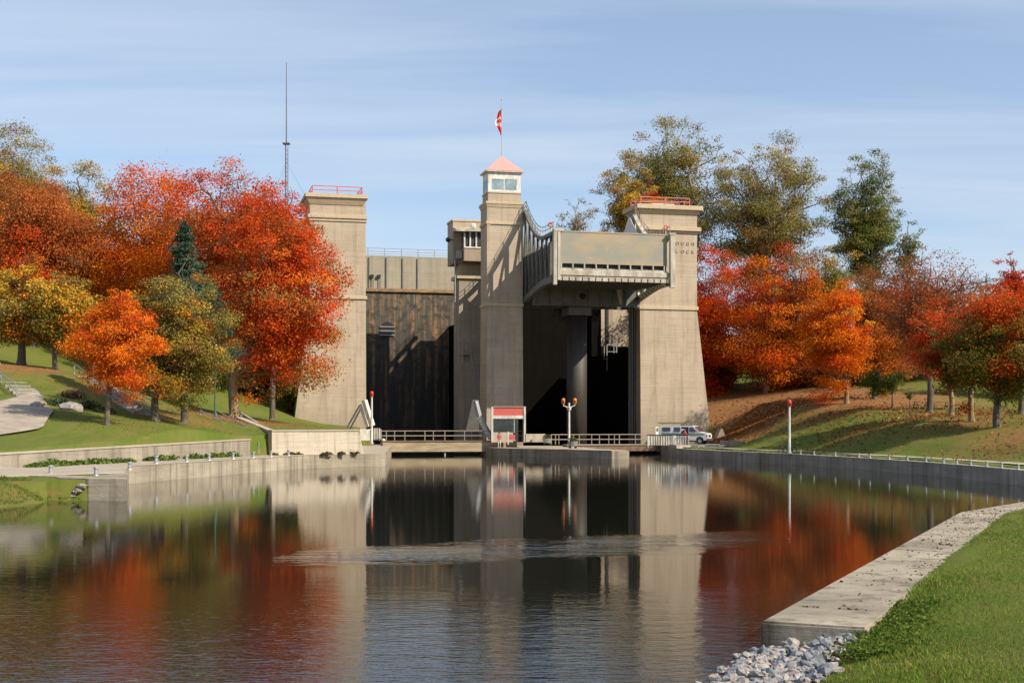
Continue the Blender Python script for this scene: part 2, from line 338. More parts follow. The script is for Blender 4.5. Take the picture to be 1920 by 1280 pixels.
right = RBF([(20, 158, 1.1), (22, 143, 1.0), (27.5, 126, 1.0), (32, 107, 1.0), (34.3, 90, 1.05), (34.5, 77, 1.0), (38, 68, 1.0), (27, 150, 1.3), (24.6, 163, 1.25), (29, 130, 1.05),
             (36, 137, 5.0), (41, 112, 3.3), (38.6, 123.5, 4.2), (33, 152.7, 5.8), (31.5, 170, 6.1), (28.6, 185, 6.4), (26.5, 171, 1.6), q(1588, 755, 150), q(1743, 776, 135), q(1822, 798, 118), q(1784, 786, 122), q(1870, 802, 114),
             q(1800, 745, 165), q(1900, 765, 160), (60, 200, 13), (100, 150, 8), (100, 250, 13), (40, 230, 17), (70, 110, 4), (60, 90, 3), (100, 80, 3), (43, 92, 2.7), (44, 78, 2.0), (20, 230, 12), (32, 205, 9.5), (34, 188, 7.2)])
near = RBF([(4.4, 19.6, .06), (5.3, 21.3, .12), (3.4, 18, -.02), (6.6, 21.0, .46), (5.3, 18.6, .42), (4.6, 17.2, .42), (9, 28, .45), (14, 39, .45), (18.5, 48.5, .46), (22.5, 53.3, .46), (31, 57.8, .5), (62, 61, .6), (10, 15, 1.15), (14, 25, .95), (22, 40, .85), (0, 0, 2.1), (8, 5, 1.95), (30, 20, 1.7), (60, 30, 1.8), (2.0, 13, .35), (-8, 2, 1.2), (0, 6, 1.3), (-60, -10, 2), (60, -30, 3), (-60, -60, 3)])
UPW = [(-46, 12), (-29, 75.6), (-20.8, 106), (-19.6, 107), (-12.9, 112.2), (-17.7, 151)]   # line of the upper retaining wall
UPT = [(x-.50*(i < 3)-.35*(i >= 3), y+.1+.42*(i in (3, 4))) for i, (x, y) in enumerate(UPW)]
def zland(X, Y):
    X = np.asarray(X, float); Y = np.asarray(Y, float)
    # which side of the canal
    zl = left(X, Y); zr = right(X, Y); zn = near(X, Y)
    upper = inpoly(X, Y, [(-400, 12)]+UPT+[(-17.8, 154.5), (-14.6, 155), (-14.6, 400), (-400, 400)])
    dq = distpoly(X, Y, quayR, False); zr = np.where((Y > 70) & (Y < 160) & (X < 42), .98+(zr-.98)*np.clip((dq-4.8)/3.5, 0, 1)**.8, zr)
    lowz = np.full(X.shape, 1.0)
    bank = inpoly(X, Y, [(-90, 49), (-19.6, 49), (-19.6, 62.5), (-25, 64.7), (-29, 73), (-90, 70)])
    lowz = np.where(bank, .95, lowz)
    zL = np.where(upper, zl, lowz)
    isn = inpoly(X, Y, [(-400, -400), (400, -400), (400, 66), (60, 66), (30, 62), (21, 57.5), (4.1, 24), (-20, 15), (-400, 15)])
    isr = (X > 6) | ((X > 0) & (Y > 200))
    z = np.where(isn, zn, np.where(isr, zr, zL))
    far = np.clip((np.hypot(X, Y-120)-150)/200, 0, 1); z = z*(1-far)+np.minimum(z, 6)*far*.6+far*2
    return z
def zg(x, y): return float(zland(np.array([x]), np.array([y]))[0])
def axis(a, b, lo, hi, st):
    f = list(np.arange(lo, hi+1e-6, st)); s = st; x = lo; pre = []
    while x > a: s = min(s*1.35, s*1.08 if abs(x) < 240 else s*1.35); x -= s; pre.append(x)
    s = st; x = hi; post = []
    while x < b: s = min(s*1.35, s*1.08 if abs(x) < 240 else s*1.35); x += s; post.append(x)
    return np.array(pre[::-1]+f+post)
gx = axis(-2500, 2500, -50, 48, .3); gy = axis(-600, 4000, 10, 160, .3)
GX, GY = np.meshgrid(gx, gy); Z = zland(GX, GY)
ins = inpoly(GX, GY, canal); dd = distpoly(GX, GY, canal)
natural = ((GX < -19.0) & (GY < 62.8)) | (GY < 21.2)
dn = np.where(ins, -dd, dd)
wob = .25*np.sin(GX*2.1+GY)+.18*np.sin(GX*.9-GY*2.3)
Znat = np.minimum(Z, (dn+wob)*.45-.02)
Zst = np.where(ins | (dd < .8), -1.2, Z)
Z = np.where(natural, np.maximum(Znat, -1.2), Zst)
nearside = (GY > 21.3) & (GY < 66) & (~ins) & (GX > 3) & ~((GY > 60) & (GX < 35)) & inpoly(GX, GY, [(0, -50), (400, -50), (400, 64), (62, 64), (30, 60.2), (21, 55.6), (16, 49.2), (3.6, 22)])
Z = np.where(nearside & (dd < 1.5) & (dd >= .8), np.minimum(Z, .33), Z)
Z += np.where((Z > -.5) & ~(nearside & (dd < 2.2)), .05*np.sin(GX*.7+1.3*np.sin(GY*.31))*np.sin(GY*.53), 0)
nx, ny = len(gx), len(gy)
vs = np.stack([GX.ravel(), GY.ravel(), Z.ravel()], 1)
idx = np.arange(nx*ny).reshape(ny, nx)
fs = np.stack([idx[:-1, :-1].ravel(), idx[:-1, 1:].ravel(), idx[1:, 1:].ravel(), idx[1:, :-1].ravel()], 1)
def npmesh(name, V, Fc, mat, parent=None, col=None, smooth=False, kk=4):
    me = bpy.data.meshes.new(name); me.vertices.add(len(V)); me.vertices.foreach_set('co', np.asarray(V, np.float32).ravel())
    n = len(Fc); me.loops.add(n*kk); me.loops.foreach_set('vertex_index', np.asarray(Fc, np.int32).ravel())
    me.polygons.add(n); me.polygons.foreach_set('loop_start', np.arange(0, n*kk, kk, dtype=np.int32))
    try: me.polygons.foreach_set('loop_total', np.full(n, kk, np.int32))
    except Exception: pass
    me.polygons.foreach_set('use_smooth', np.full(n, smooth))
    me.update(calc_edges=True)
    if col is not None:
        at = me.attributes.new('col', 'FLOAT_COLOR', 'POINT'); at.data.foreach_set('color', np.c_[col, np.ones(len(col))].astype(np.float32).ravel())
    me.materials.append(mat); ob = bpy.data.objects.new(name, me); COL.objects.link(ob)
    if parent: ob.parent = parent
    return ob
ground = npmesh('ground', vs, fs, M['ground'], smooth=True); tag(ground, kind='structure')
# fallen-leaf density (where leaves lie, from the trees that drop them)
X, Y = GX.ravel(), GY.ravel()
lit = np.full(X.shape, .08)
def blob(x, y, r, a):
    global lit
    lit = np.maximum(lit, a*np.exp(-((X-x)**2+(Y-y)**2)/(2*r*r)))
for b in ((27.5, 158, 6, 1.15), (31, 165, 8, 1.15), (37, 140, 4.5, .2), (33.5, 128, 2.5, .5), (41, 120, 4, .6), (44, 130, 5, .6), (36.5, 112, 4, .3), (37, 98, 3, .5), (40, 92, 4, .4), (45, 104, 7, .9), (42, 150, 9, 1.0), (30, 185, 10, 1.2), (37, 176, 10, 1.2), (44, 165, 9, 1.0), (33, 160, 6, .9),
          (-24, 120, 5, 1.1), (-28, 108, 4, .6), (-34, 112, 5, .5), (-27, 94, 2.5, .3), (-16, 140, 7, .6), (-44, 118, 5, .9), (-27, 58, 6, .4), (-13, 148, 5, .8), (14, 16, 6, .12)): blob(*b)
at = ground.data.attributes.new('litter', 'FLOAT', 'POINT'); at.data.foreach_set('value', lit.astype(np.float32))

wt = MB(); wt.v = [(-2500, -40, 0), (2500, -40, 0), (2500, 230, 0), (-2500, 230, 0)]
water = npmesh('water', [(-120, 1, 0), (120, 1, 0), (120, 202, 0), (-120, 202, 0)], [(0, 1, 2, 3)], M['water']); tag(water, kind='structure')

# ------------------------------------------------------------------ walls along the water
def offset(pts, d):
    out = []
    for i, p in enumerate(pts):
        a = Vector(pts[max(i-1, 0)]); b = Vector(pts[min(i+1, len(pts)-1)]); t = (b-a).normalized(); n = Vector((-t.y, t.x))
        out.append((p[0]+n.x*d, p[1]+n.y*d))
    return out
def wallmb(pts, d, z0, z1, off=(0, 0, 0), jit=0):
    mb = MB(off); q_ = offset(pts, d)
    z1 = z1 if isinstance(z1, (list, tuple)) else [z1]*len(pts)
    n = len(mb.v)
    for i in range(len(pts)):
        mb.v += [(pts[i][0], pts[i][1], z0), (pts[i][0], pts[i][1], z1[i]), (q_[i][0], q_[i][1], z1[i]), (q_[i][0], q_[i][1], z0)]
    for i in range(len(pts)-1):
        a = 4*i; b = a+4
        for k in range(4): mb.f.append((a+k, a+(k+1) % 4, b+(k+1) % 4, b+k))
    mb.f += [(0, 1, 2, 3), tuple(4*(len(pts)-1)+k for k in (3, 2, 1, 0))]
    return mb
def wallthing(name, label, cat, pts, d, z0, z1, mat, cope=None, bevel=.03):
    base = (pts[0][0], pts[0][1], 0); t = thing(name, label, cat, base)
    wallmb(pts, d, z0, z1, base).build('wall_face', mat, t, bevel=bevel)
    if cope:
        zz = z1 if isinstance(z1, (list, tuple)) else [z1]*len(pts)
        o2 = offset(pts, -.06*(1 if d > 0 else -1)); mb = MB(base); q_ = offset(pts, d+.06*(1 if d > 0 else -1))
        for i in range(len(pts)):
            mb.v += [(*o2[i], zz[i]+.002), (*o2[i], zz[i]+cope), (*q_[i], zz[i]+cope), (*q_[i], zz[i]+.002)]
        for i in range(len(pts)-1):
            a = 4*i; b = a+4
            for k in range(4): mb.f.append((a+k, a+(k+1) % 4, b+(k+1) % 4, b+k))
        mb.f += [(0, 1, 2, 3), tuple(4*(len(pts)-1)+k for k in (3, 2, 1, 0))]
        mb.build('coping', M['cope'], t, bevel=.02)
    return t
def resamp_(pts, n):
    P = np.array(pts); q0 = np.r_[0, np.cumsum(np.hypot(*np.diff(P, axis=0).T))]; t = np.linspace(0, q0[-1], n); return np.c_[np.interp(t, q0, P[:, 0]), np.interp(t, q0, P[:, 1])]
def dens(pts, step):
    out = [pts[0]]
    for a, b in zip(pts[:-1], pts[1:]):
        n = max(1, int(math.hypot(b[0]-a[0], b[1]-a[1])/step))
        out += [(a[0]+(b[0]-a[0])*k/n, a[1]+(b[1]-a[1])*k/n) for k in range(1, n+1)]
    return out
wallthing('quay_wall', 'long pale concrete quay wall below the landing path at left, topped by small bollards', 'quay wall', quayL[1:], 2.4, -1.2, 1.08, M['quay'])
# nearer block with a crumbled end
kb = thing('quay_block', 'low concrete quay end block beside the grass bank at left, broken at its left end', 'quay wall', (-20, 63.4, 0))
mb = MB((-20, 63.4, 0)); top = [(-18.3, 63.4), (-20.2, 63.6), (-21.9, 64.4), (-22.5, 65.6), (-24.2, 66.8), (-27.2, 74), (-29.5, 84), (-23.3, 81), (-20.8, 72.2)]
mb.prism([(a, b, -1.2) for a, b in top], (0, 0, 2.24)); mb.build('block', M['quay'], kb, bevel=.03)
mb = MB((-20, 63.4, 0))
for i in range(22):
    t_ = rnd.random(); mb.sphere((-20.6-2.0*t_+rnd.uniform(-.2, .2), 63.55+1.1*t_, .1+.6*rnd.random()*(1-.3*t_)), rnd.uniform(.12, .28), 7, 5, (1.3, 1, .7), .25, rnd)
mb.build('broken_concrete', M['quay'], kb)
pathm = MB(); pl = [(-23.3, 81), (-21.8, 88), (-16.8, 109), (-10.8, 113.5), (-13.6, 150.4), (-14.5, 158), (-17.9, 158), (-17.9, 150), (-13.6, 113.0), (-20, 107.2), (-21, 106), (-29, 76), (-33, 62), (-31, 61), (-25, 66.5), (-20.5, 70.5)]
pathm.v = [(a, b, 1.095) for a, b in pl]; pathm.f = [tuple(range(len(pl)))]
pathm.v += [(a, b, 1.0) for a, b in pl]; k_ = len(pl); pathm.f += [(i, (i+1) % k_, k_+(i+1) % k_, k_+i) for i in range(k_)]
def tri_build(mb, name, mat, parent=None):
    o = mb.build(name, mat, parent); bm = bmesh.new(); bm.from_mesh(o.data); bmesh.ops.triangulate(bm, faces=[f for f in bm.faces if len(f.verts) > 4]); bm.to_mesh(o.data); bm.free(); return o
pth = tri_build(pathm, 'path', M['cope']); tag(pth, kind='structure')
wallthing('retaining_wall', 'long low stained retaining wall holding up the left lawn', 'wall', (rw := dens([(-46, 12), (-29, 75.6), (-20.8, 106)], 6)), .95, .9, [1.86+.44*max(0, (p[1]-75.6)/30.4) for p in rw], M['conc_ret'], .12)
# terrace wall right of the steps
tw = thing('terrace_wall', 'pale smooth terrace wall with sloped right end in front of the left tower', 'wall', (-19.6, 107, 0))
pts = [(-19.3, 107.2), (-12.9, 112.2)]
d_ = (Vector(pts[1])-Vector(pts[0])).normalized(); n_ = Vector((-d_.y, d_.x))
def tp(s, t, z): v = Vector(pts[0])+d_*s+n_*t; return (v.x, v.y, z)
Lw_ = (Vector(pts[1])-Vector(pts[0])).length
mb = MB((-19.6, 107, 0)); mb.hexa([tp(0, 0, .9), tp(Lw_+.5, -.1, .9), tp(Lw_+.5, .9, .9), tp(0, .9, .9)], [tp(0, 0, 3.0), tp(Lw_, 0, 3.0), tp(Lw_, .6, 3.0), tp(0, .6, 3.0)])
mb.hexa([tp(Lw_+.45, .95, .9), tp(Lw_+.45, .95, .9), (-17.35, 151, .9), (-18.0, 151, .9)], [tp(Lw_-.1, .62, 2.95), tp(Lw_, .62, 2.95), (-17.45, 151, 2.95), (-18.0, 151, 2.95)])
mb.hexa([(-19.32, 107.25, .9), (-18.9, 107.6, .9), (-24.5, 121, .9), (-25.0, 120.8, .9)], [(-19.32, 107.25, 2.98), (-18.9, 107.6, 2.98), (-24.5, 121, 4.2), (-25.0, 120.8, 4.2)])
mb.build('wall_face', M['conc_low'], tw)
mb = MB((-19.6, 107, 0)); mb.hexa([tp(-.05, -.08, 3.003), tp(Lw_+.05, -.08, 3.003), tp(Lw_+.05, .65, 3.003), tp(-.05, .65, 3.003)], [tp(-.05, -.08, 3.12), tp(Lw_+.05, -.08, 3.12), tp(Lw_+.05, .65, 3.12), tp(-.05, .65, 3.12)])
mb.build('coping', M['cope'], tw)
M['quaydark'] = concrete('dark_quay_concrete', (.42, .37, .30), (.13, .11, .08), 5.0, 1.0, lines=False, blot=.6)
wallthing('quay_wall', 'long shadowed concrete quay wall below the service road at right', 'quay wall', quayR[::-1], -1.5, -1.2, .92, M['quaydark'])
cew = wallthing('canal_edge_wall', 'broad weathered concrete edge slab curving along the near lawn, strewn with leaves', 'canal wall', dens(nearW, 4), 1.72, -1.2, .43, M['quay'], bevel=.04)
i1, i2 = resamp_(nearW[::-1], 300), resamp_(offset(nearW, 1.70)[::-1], 300)
for k in (52, 96, 128, 168, 205):
    a_, b_ = i1[k], i2[k]; b0 = cew.location
    MB().bar((a_[0]-b0.x, a_[1]-b0.y, .43), (b_[0]-b0.x, b_[1]-b0.y, .43), .035, .008).build('slab_joint', M['dark'], cew)
# centre pier between the two bays
cp_ = [(-3.7, 154.6), (-1.6, 149.6), (10.2, 136), (12.0, 136.4), (9.5, 145), (6.5, 164), (-3.6, 164)]
pier = thing('centre_pier', 'low pointed concrete pier between the two bays, its long side in shadow', 'pier', (3, 150, 0))
MB((3, 150, 0)).prism([(a, b, -1.2) for a, b in cp_], (0, 0, 2.0)).build('pier_block', M['quay'], pier, bevel=.04)
MB((3, 150, 0)).prism([(a*.985+.05, b*.998+.3, .802) for a, b in cp_], (0, 0, .06)).build('pier_top', M['cope'], pier)

# road and grass strip on the right quay
rd = offset(quayR, 2.9); rd2 = offset(quayR, 4.4)
rm = MB()
ra = dens(rd, 1.5); rb_ = dens(rd2, 1.5); 
def resamp(pts, n):
    P = np.array(pts); s = np.r_[0, np.cumsum(np.hypot(*np.diff(P, axis=0).T))]; t = np.linspace(0, s[-1], n); return np.c_[np.interp(t, s, P[:, 0]), np.interp(t, s, P[:, 1])]
A_ = resamp(rd, 90); B_ = resamp(rd2, 90)
for i in range(90):
    for p in (A_[i], B_[i]): rm.v.append((p[0], p[1], zg(p[0], p[1])+.045))
rm.f = [(2*i, 2*i+1, 2*i+3, 2*i+2) for i in range(89)]
tag(rm.build('road', M['tarmac']), kind='structure')
# light apron where the van stands
ap = MB(); apl = [(17.9, 145), (24, 148.5), (25.3, 158), (24.6, 171), (17.5, 171), (17.8, 156)]
ap.v = [(a, b, 1.24) for a, b in apl]; ap.f = [tuple(range(len(apl)))]; ap.v += [(a, b, .2) for a, b in apl]; ap.f += [(i, (i+1) % 6, 6+(i+1) % 6, 6+i) for i in range(6)]
tag(ap.build('pavement', M['tarmac']), kind='structure')
# gravel path at left
gp = [q(-60, 748, 92)[:2], q(70, 736, 108)[:2], q(100, 757, 96)[:2], q(80, 782, 88)[:2], q(-60, 806, 80)[:2]]
G1 = resamp([gp[0], gp[1], gp[2]], 16); G2 = resamp([gp[4], gp[3], gp[2]], 16); gm = MB()
for i in range(16):
    for j in range(9):
        p = G1[i]*(1-j/8)+G2[i]*(j/8); gm.v.append((p[0], p[1], zg(p[0], p[1])+.12))
gm.f = [(i*9+j, i*9+j+1, (i+1)*9+j+1, (i+1)*9+j) for i in range(15) for j in range(8)]
tag(gm.build('gravel_path', M['gravel'], smooth=True), kind='structure')

# ------------------------------------------------------------------ lock towers
def tower(name, label, base, u0, u1, v0, v1, parts, battl=0, battr=0, zb=18.6, z0=.8, ztop=30):
    t = lthing(name, label, 'tower', base)
    mb = MB(base)
    mb.hexa([(u0-battl, v0-.35, z0-2.5), (u1+battr, v0-.35, z0-2.5), (u1+battr, v1, z0-2.5), (u0-battl, v1, z0-2.5)], [(u0, v0, zb), (u1, v0, zb), (u1, v1, zb), (u0, v1, zb)])
    mb.box((u0+.01, v0+.01, zb-.002), (u1-.01, v1-.01, ztop))
    mb.build('shaft', M['conc'], t)
    return t
def ring(mb, u0, u1, v0, v1, z0, z1, o):
    mb.box((u0-o, v0-o, z0), (u1+o, v1+o, z1))
def flare(mb, u0, u1, v0, v1, z0, z1, o0, o1):
    mb.hexa([(u0-o0, v0-o0, z0), (u1+o0, v0-o0, z0), (u1+o0, v1+o0, z0), (u0-o0, v1+o0, z0)], [(u0-o1, v0-o1, z1), (u1+o1, v0-o1, z1), (u1+o1, v1+o1, z1), (u0-o1, v1+o1, z1)])
def toprail(t, base, u0, u1, v0, v1, z, mat):
    mb = MB(base); h = 1.05
    for hh in (h, h*.55):
        c = [(u0, v0, z+hh), (u1, v0, z+hh), (u1, v1, z+hh), (u0, v1, z+hh), (u0, v0, z+hh)]
        for a, b in zip(c[:-1], c[1:]): mb.tube(a, b, .055)
    mb.build('guard_rail', mat, t)
    for (a, b) in ((u0, v0), ((u0+u1)/2, v0), (u1, v0), (u1, v1), ((u0+u1)/2, v1), (u0, v1), (u0, (v0+v1)/2), (u1, (v0+v1)/2)):
        m = MB(base); m.tube((a, b, z), (a, b, z+h+.04), .075); m.build('rail_post', mat, t)
# left tower
u0, u1, v0, v1 = -21.5, -14.65, 0, 7.0; base = (-18, 0, 1)
LT = tower('lock_tower', 'tall concrete tower at the left of the lock, half hidden by red maples', base, u0, u1, v0, v1, None, 2.5, 0, 18.7, 1, 30.4)
mb = MB(base); ring(mb, u0, u1, v0, v1, 18.75, 19.2, .16); mb.build('lower_band', M['conc_trim'], LT, bevel=.05)
mb = MB(base); ring(mb, u0, u1-.1, v0, v1, 28.55, 29.0, .26); ring(mb, u0, u1, v0, v1, 28.2, 28.55, .12); mb.build('upper_band', M['conc_trim'], LT, bevel=.04)
mb = MB(base); flare(mb, u0, u1-.35, v0, v1, 30.2, 31.0, .05, .45); ring(mb, u0, u1-.35, v0, v1, 31.0, 31.5, .58); mb.build('cornice', M['conc_trim'], LT, bevel=.04)
toprail(LT, base, u0+.4, u1-.4, .4, 6.4, 31.5, M['pinkrail'])
mb = MB(base); mb.box((-19.5, 2.5, 31.5), (-17, 4.5, 31.95)); mb.box((-20.8, 2.5, 31.5), (-19.7, 4, 31.8)); mb.build('roof_hatch', M['white'], LT, bevel=.05)
# right tower
u0, u1, v0, v1 = 20.84, 28.7, 0, 4.6; base = (24.5, 0, 1)
RT = tower('lock_tower', 'tall concrete tower at the right of the lock with raised lettering, van at its foot', base, u0, u1, v0, v1, None, 0, 2.2, 18.3, 1, 30.9)
mb = MB(base); ring(mb, u0, u1, v0, v1, 18.3, 18.85, .16); mb.build('lower_band', M['conc_trim'], RT, bevel=.05)
mb = MB(base); ring(mb, u0, u1, v0, v1, 28.55, 29.1, .42); ring(mb, u0, u1, v0, v1, 28.25, 28.55, .16); mb.build('upper_band', M['conc_trim'], RT, bevel=.04)
mb = MB(base); flare(mb, u0, u1, v0, v1, 30.7, 31.25, .04, .4); ring(mb, u0, u1, v0, v1, 31.25, 31.85, .62); mb.build('cornice', M['conc_trim'], RT, bevel=.04)
toprail(RT, base, u0+.2, u1-.9, .4, 4.2, 31.85, M['pinkrail'])
mb = MB(base); mb.box((23.0, 1.5, 31.85), (26.2, 3.4, 32.3)); mb.build('roof_hatch', M['white'], RT, bevel=.05)
def text(s, size, mat, parent, loc, rot=(R(90), 0, 0), ext=.02, name='lettering', sx=1, spacing=1.0):
    c = bpy.data.curves.new(name, 'FONT'); c.body = s; c.size = size; c.extrude = ext; c.space_character = spacing
    o = bpy.data.objects.new(name, c); COL.objects.link(o); bpy.context.view_layer.update()
    me = bpy.data.meshes.new_from_object(o.evaluated_get(bpy.context.evaluated_depsgraph_get())); bpy.data.objects.remove(o)
    me.name = name; me.materials.clear(); me.materials.append(mat); ob = bpy.data.objects.new(name, me); COL.objects.link(ob)
    ob.parent = parent; ob.location = loc; ob.rotation_euler = rot; ob.scale = (sx, 1, 1); return ob
M['letter'] = simple('brown_letters', (.25, .155, .08), .7)
for row, x0_, z_ in (('ROUGH', 25.0, 26.75), ('LOCK', 25.75-.75, 25.7)):
    for i, ch_ in enumerate(row): text(ch_, .60, M['letter'], RT, (x0_+i*.72-24.5+(.72 if row == 'LOCK' else 0), -.02, z_-1), name='letter')
# centre tower
u0, u1, v0, v1 = .58, 5.2, 0, 3.6; base = (2.9, 0, .8)
CT = tower('lock_tower', 'slim concrete centre tower with a white lookout cabin and salmon pyramid roof', base, u0, u1, v0, v1, None, .15, 0, 18.3, 1, 31.0)
mb = MB(base); ring(mb, u0, u1, v0, v1, 18.3, 18.7, .12); mb.build('lower_band', M['conc_trim'], CT, bevel=.04)
mb = MB(base); ring(mb, u0, u1, v0, v1, 28.55, 28.95, .14); mb.build('upper_band', M['conc_trim'], CT, bevel=.04)
mb = MB(base); flare(mb, u0, u1, v0, v1, 30.7, 31.1, .04, .16); ring(mb, u0, u1, v0, v1, 31.1, 31.45, .2); mb.build('cornice', M['conc_trim'], CT, bevel=.04)
mb = MB(base); mb.box((u0+.18, .15, 31.45), (u1-.22, 3.3, 32.5)); mb.build('parapet', M['conc'], CT)
for uu in (u0-.02, u1-.45):
    mb = MB(base); mb.box((uu, -.09, 18.7), (uu+.45, 0, 30.6)); mb.build('pilaster', M['conc'], CT)
mb = MB(base); mb.box((u0+.1, .07, 32.502), (u1-.15, 3.4, 32.72)); mb.build('sill', M['conc_trim'], CT, bevel=.03)
cab = MB(base); a, b, c0, c1 = u0+.2, u1-.2, .2, 3.2
cab.box((a, c0, 32.722), (a+.45, c0+.12, 34.3)); cab.box((b-.55, c0, 32.722), (b, c0+.12, 34.3)); cab.box((a, c0, 34.3), (b, c0+.12, 35.2)); cab.box((a+.45, c0, 32.722), (b-.55, c0+.12, 32.95))
cab.box((a, c0+.121, 34.3), (a+.12, c1, 35.2)); cab.box((a, c0+.121, 32.722), (a+.12, c1, 32.9)); cab.box((a, c1-.4, 32.9), (a+.12, c1, 34.3)); cab.box((a, c0+.121, 32.9), (a+.12, c0+.4, 34.3)); cab.box((a, 1.6, 32.9), (a+.12, 1.8, 34.3))
cab.box((b-.12, c0+.121, 34.3), (b, c1, 35.2)); cab.box((b-.12, c0+.121, 32.722), (b, c1, 32.9)); cab.box((b-.12, c1-.4, 32.9), (b, c1, 34.3)); cab.box((b-.12, c0+.121, 32.9), (b, c0+.4, 34.3))
cab.box((a+.121, c1-.12, 34.3), (b-.121, c1, 35.2)); cab.box((a+.121, c1-.12, 32.722), (b-.121, c1, 32.9)); cab.box((a+.121, c1-.12, 32.9), (a+.5, c1, 34.3)); cab.box((b-.5, c1-.12, 32.9), (b-.121, c1, 34.3)); cab.box((2.7, c1-.12, 32.9), (2.9, c1, 34.3))
cb = cab.build('cabin', M['white'], CT)
cm = (a+.45+b-.55)/2
mb = MB(base); mb.box((cm-.08, c0+.02, 32.951), (cm+.08, c0+.10, 34.3)); mb.build('window_mullion', M['white'], CT)
for (p, q_) in ((a+.46, cm-.085), (cm+.085, b-.56)):
    mb = MB(base); mb.box((p, c0+.05, 32.953), (q_, c0+.07, 34.298)); 
    mm = M['glasspale']; mb.build('window', mm, CT)
for p, q_ in ((.61, 1.59), (1.81, 2.79)):
    mb = MB(base); mb.box((a+.04, p, 32.903), (a+.06, q_, 34.298)); mb.build('window', M['glass'], CT)
mb = MB(base); e = .32; z_ = 35.2
mb.box((a-e, c0-e, z_+.002), (b+e, c1+e, z_+.14)); mb.build('eaves', M['white'], CT)
mb = MB(base); n = [(a-e-.05, c0-e-.05, z_+.142), (b+e+.05, c0-e-.05, z_+.142), (b+e+.05, c1+e+.05, z_+.142), (a-e-.05, c1+e+.05, z_+.142), ((a+b)/2, (c0+c1)/2, 37.5)]
mb.v = n; mb.f = [(0, 3, 2, 1), (0, 1, 4), (1, 2, 4), (2, 3, 4), (3, 0, 4)]; mb.build('roof', M['roof'], CT)
# flagpole + flag
fb = ((a+b)/2, (c0+c1)/2, 37.2)
FP = lthing('flagpole', 'thin flagpole rising from the salmon pyramid roof', 'flagpole', fb)
MB(fb).tube(fb, (fb[0], fb[1], 44.6), .06, .035).build('pole', M['flagpole'], FP); MB(fb).sphere((fb[0], fb[1], 44.7), .11).build('finial', M['flagpole'], FP)
flb = (fb[0], fb[1], 43.5); nU, nV = 14, 40; V_, Fc_, C_ = [], [], []
RED = (.60, .03, .04); WH = (.75, .72, .70)
for j in range(nV+1):
    t_ = j/nV; wdt = .12+.60*math.sin(math.pi*min(1, t_*1.05+.02))**.6 if t_ < .95 else .15
    for i in range(nU+1):
        s_ = i/nU
        V_.append((-.05-wdt*s_*(1-.12*math.sin(t_*9)), .13*math.sin(s_*9+t_*2.5)+.05*math.sin(t_*14), -3.3*t_-.25*s_*(1-t_)))
        if t_ < .26+.10*s_ and not (t_ > .2 and s_ < .0): c_ = RED
        elif t_ < .70-.08*s_:
            tt = (t_-.47)/.16; ss = (s_-.30)/.30
            c_ = RED if (abs(tt)+abs(ss) < 1.0 or (abs(ss) < .35 and abs(tt) < 1.35) or (abs(tt) < .3 and abs(ss) < 1.2)) else WH
        else: c_ = RED
        C_.append(c_)
for j in range(nV):
    for i in range(nU): k = j*(nU+1)+i; Fc_.append((k, k+1, k+nU+2, k+nU+1))
flg = npmesh('flag', V_, Fc_, M['flag'], None, np.array(C_), True); flg.location = Lw(*flb); flg.rotation_euler = (0, 0, RZ)
tag(flg, 'limp red and white maple leaf flag hanging from the pole above the centre tower', 'flag')

# ------------------------------------------------------------------ back wall, piers, upper reach
base = (-6, 29, 0); BW = lthing('chamber_wall', 'dark rust streaked concrete end wall deep inside the two lift bays', 'wall', base)
mb = MB(base); mb.box((5.602, 29.0, -1.5), (22.6, 30.5, 22.6)); mb.box((22.602, 29.0, -1.5), (36, 30.5, 15.2)); mb.build('wall_face', M['bayshade'], BW)
mb = MB(base); mb.box((-16.5, 29.0, -1.5), (5.6, 30.5, 22.6));  
mb.box((-8.2, 28.88, 21.0), (-7.6, 29, 12.0)) if False else None
mb.build('wall_face', M['stained'], BW)
mb = MB(base); mb.box((-16.5, 28.7, 22.602), (5.4, 30.5, 23.1)); M['rustledge'] = simple('rusty_ledge', (.38, .21, .085), .8, 0, .5, 1.5, (1, 1, 3), c2=(.13, .10, .06)); mb.build('ledge', M['rustledge'], BW, bevel=.04)
wb = MB(base)     # arched opening: dark recess ring + bars
arc = [(-8.6, 16.2)]+[(-7.6+1.0*math.cos(t_), 17.3+1.0*math.sin(t_)) for t_ in np.linspace(math.pi, 0, 12)]+[(-6.6, 16.2)]
wb.prism([(x, 28.9, z) for x, z in arc], (0, .098, 0)); op = wb.build('arched_opening', M['rubber'], BW)
for zz in (16.3, 16.9, 17.5):
    MB(base).box((-8.7, 28.8, zz), (-6.5, 28.89, zz+.13)).build('bar', M['galv'], op)
base = (-6, 31, 22); UR = lthing('upper_reach_wall', 'sunlit olive grey parapet of the upper canal above the dark chamber wall', 'wall', base)
mb = MB(base); mb.box((-16.5, 29.3, 23.102), (5.5, 31.5, 27.9)); mb.build('parapet', M['upper'], UR)
for uu in (-12.9, -10.3, -7.8, -5.4, -3.2):
    MB(base).box((uu, 29.16, 23.2), (uu+.16, 29.298, 27.6)).build('rib', M['truss'], UR)
for uu in (-10.0, -9.0):
    mb = MB(base); mb.box((uu, 28.9, 24.7), (uu+.45, 29.25, 25.1)); mb.box((uu+.30, 29.0, 23.2), (uu+.38, 29.1, 24.7)); mb.build('wall_lamp', M['dark'], UR)
mb = MB(base)
for zz in (29.0, 28.55, 28.2): mb.tube((-16.4, 29.6, zz), (5.4, 29.6, zz), .045)
mb.build('guard_rail', M['galv'], UR)
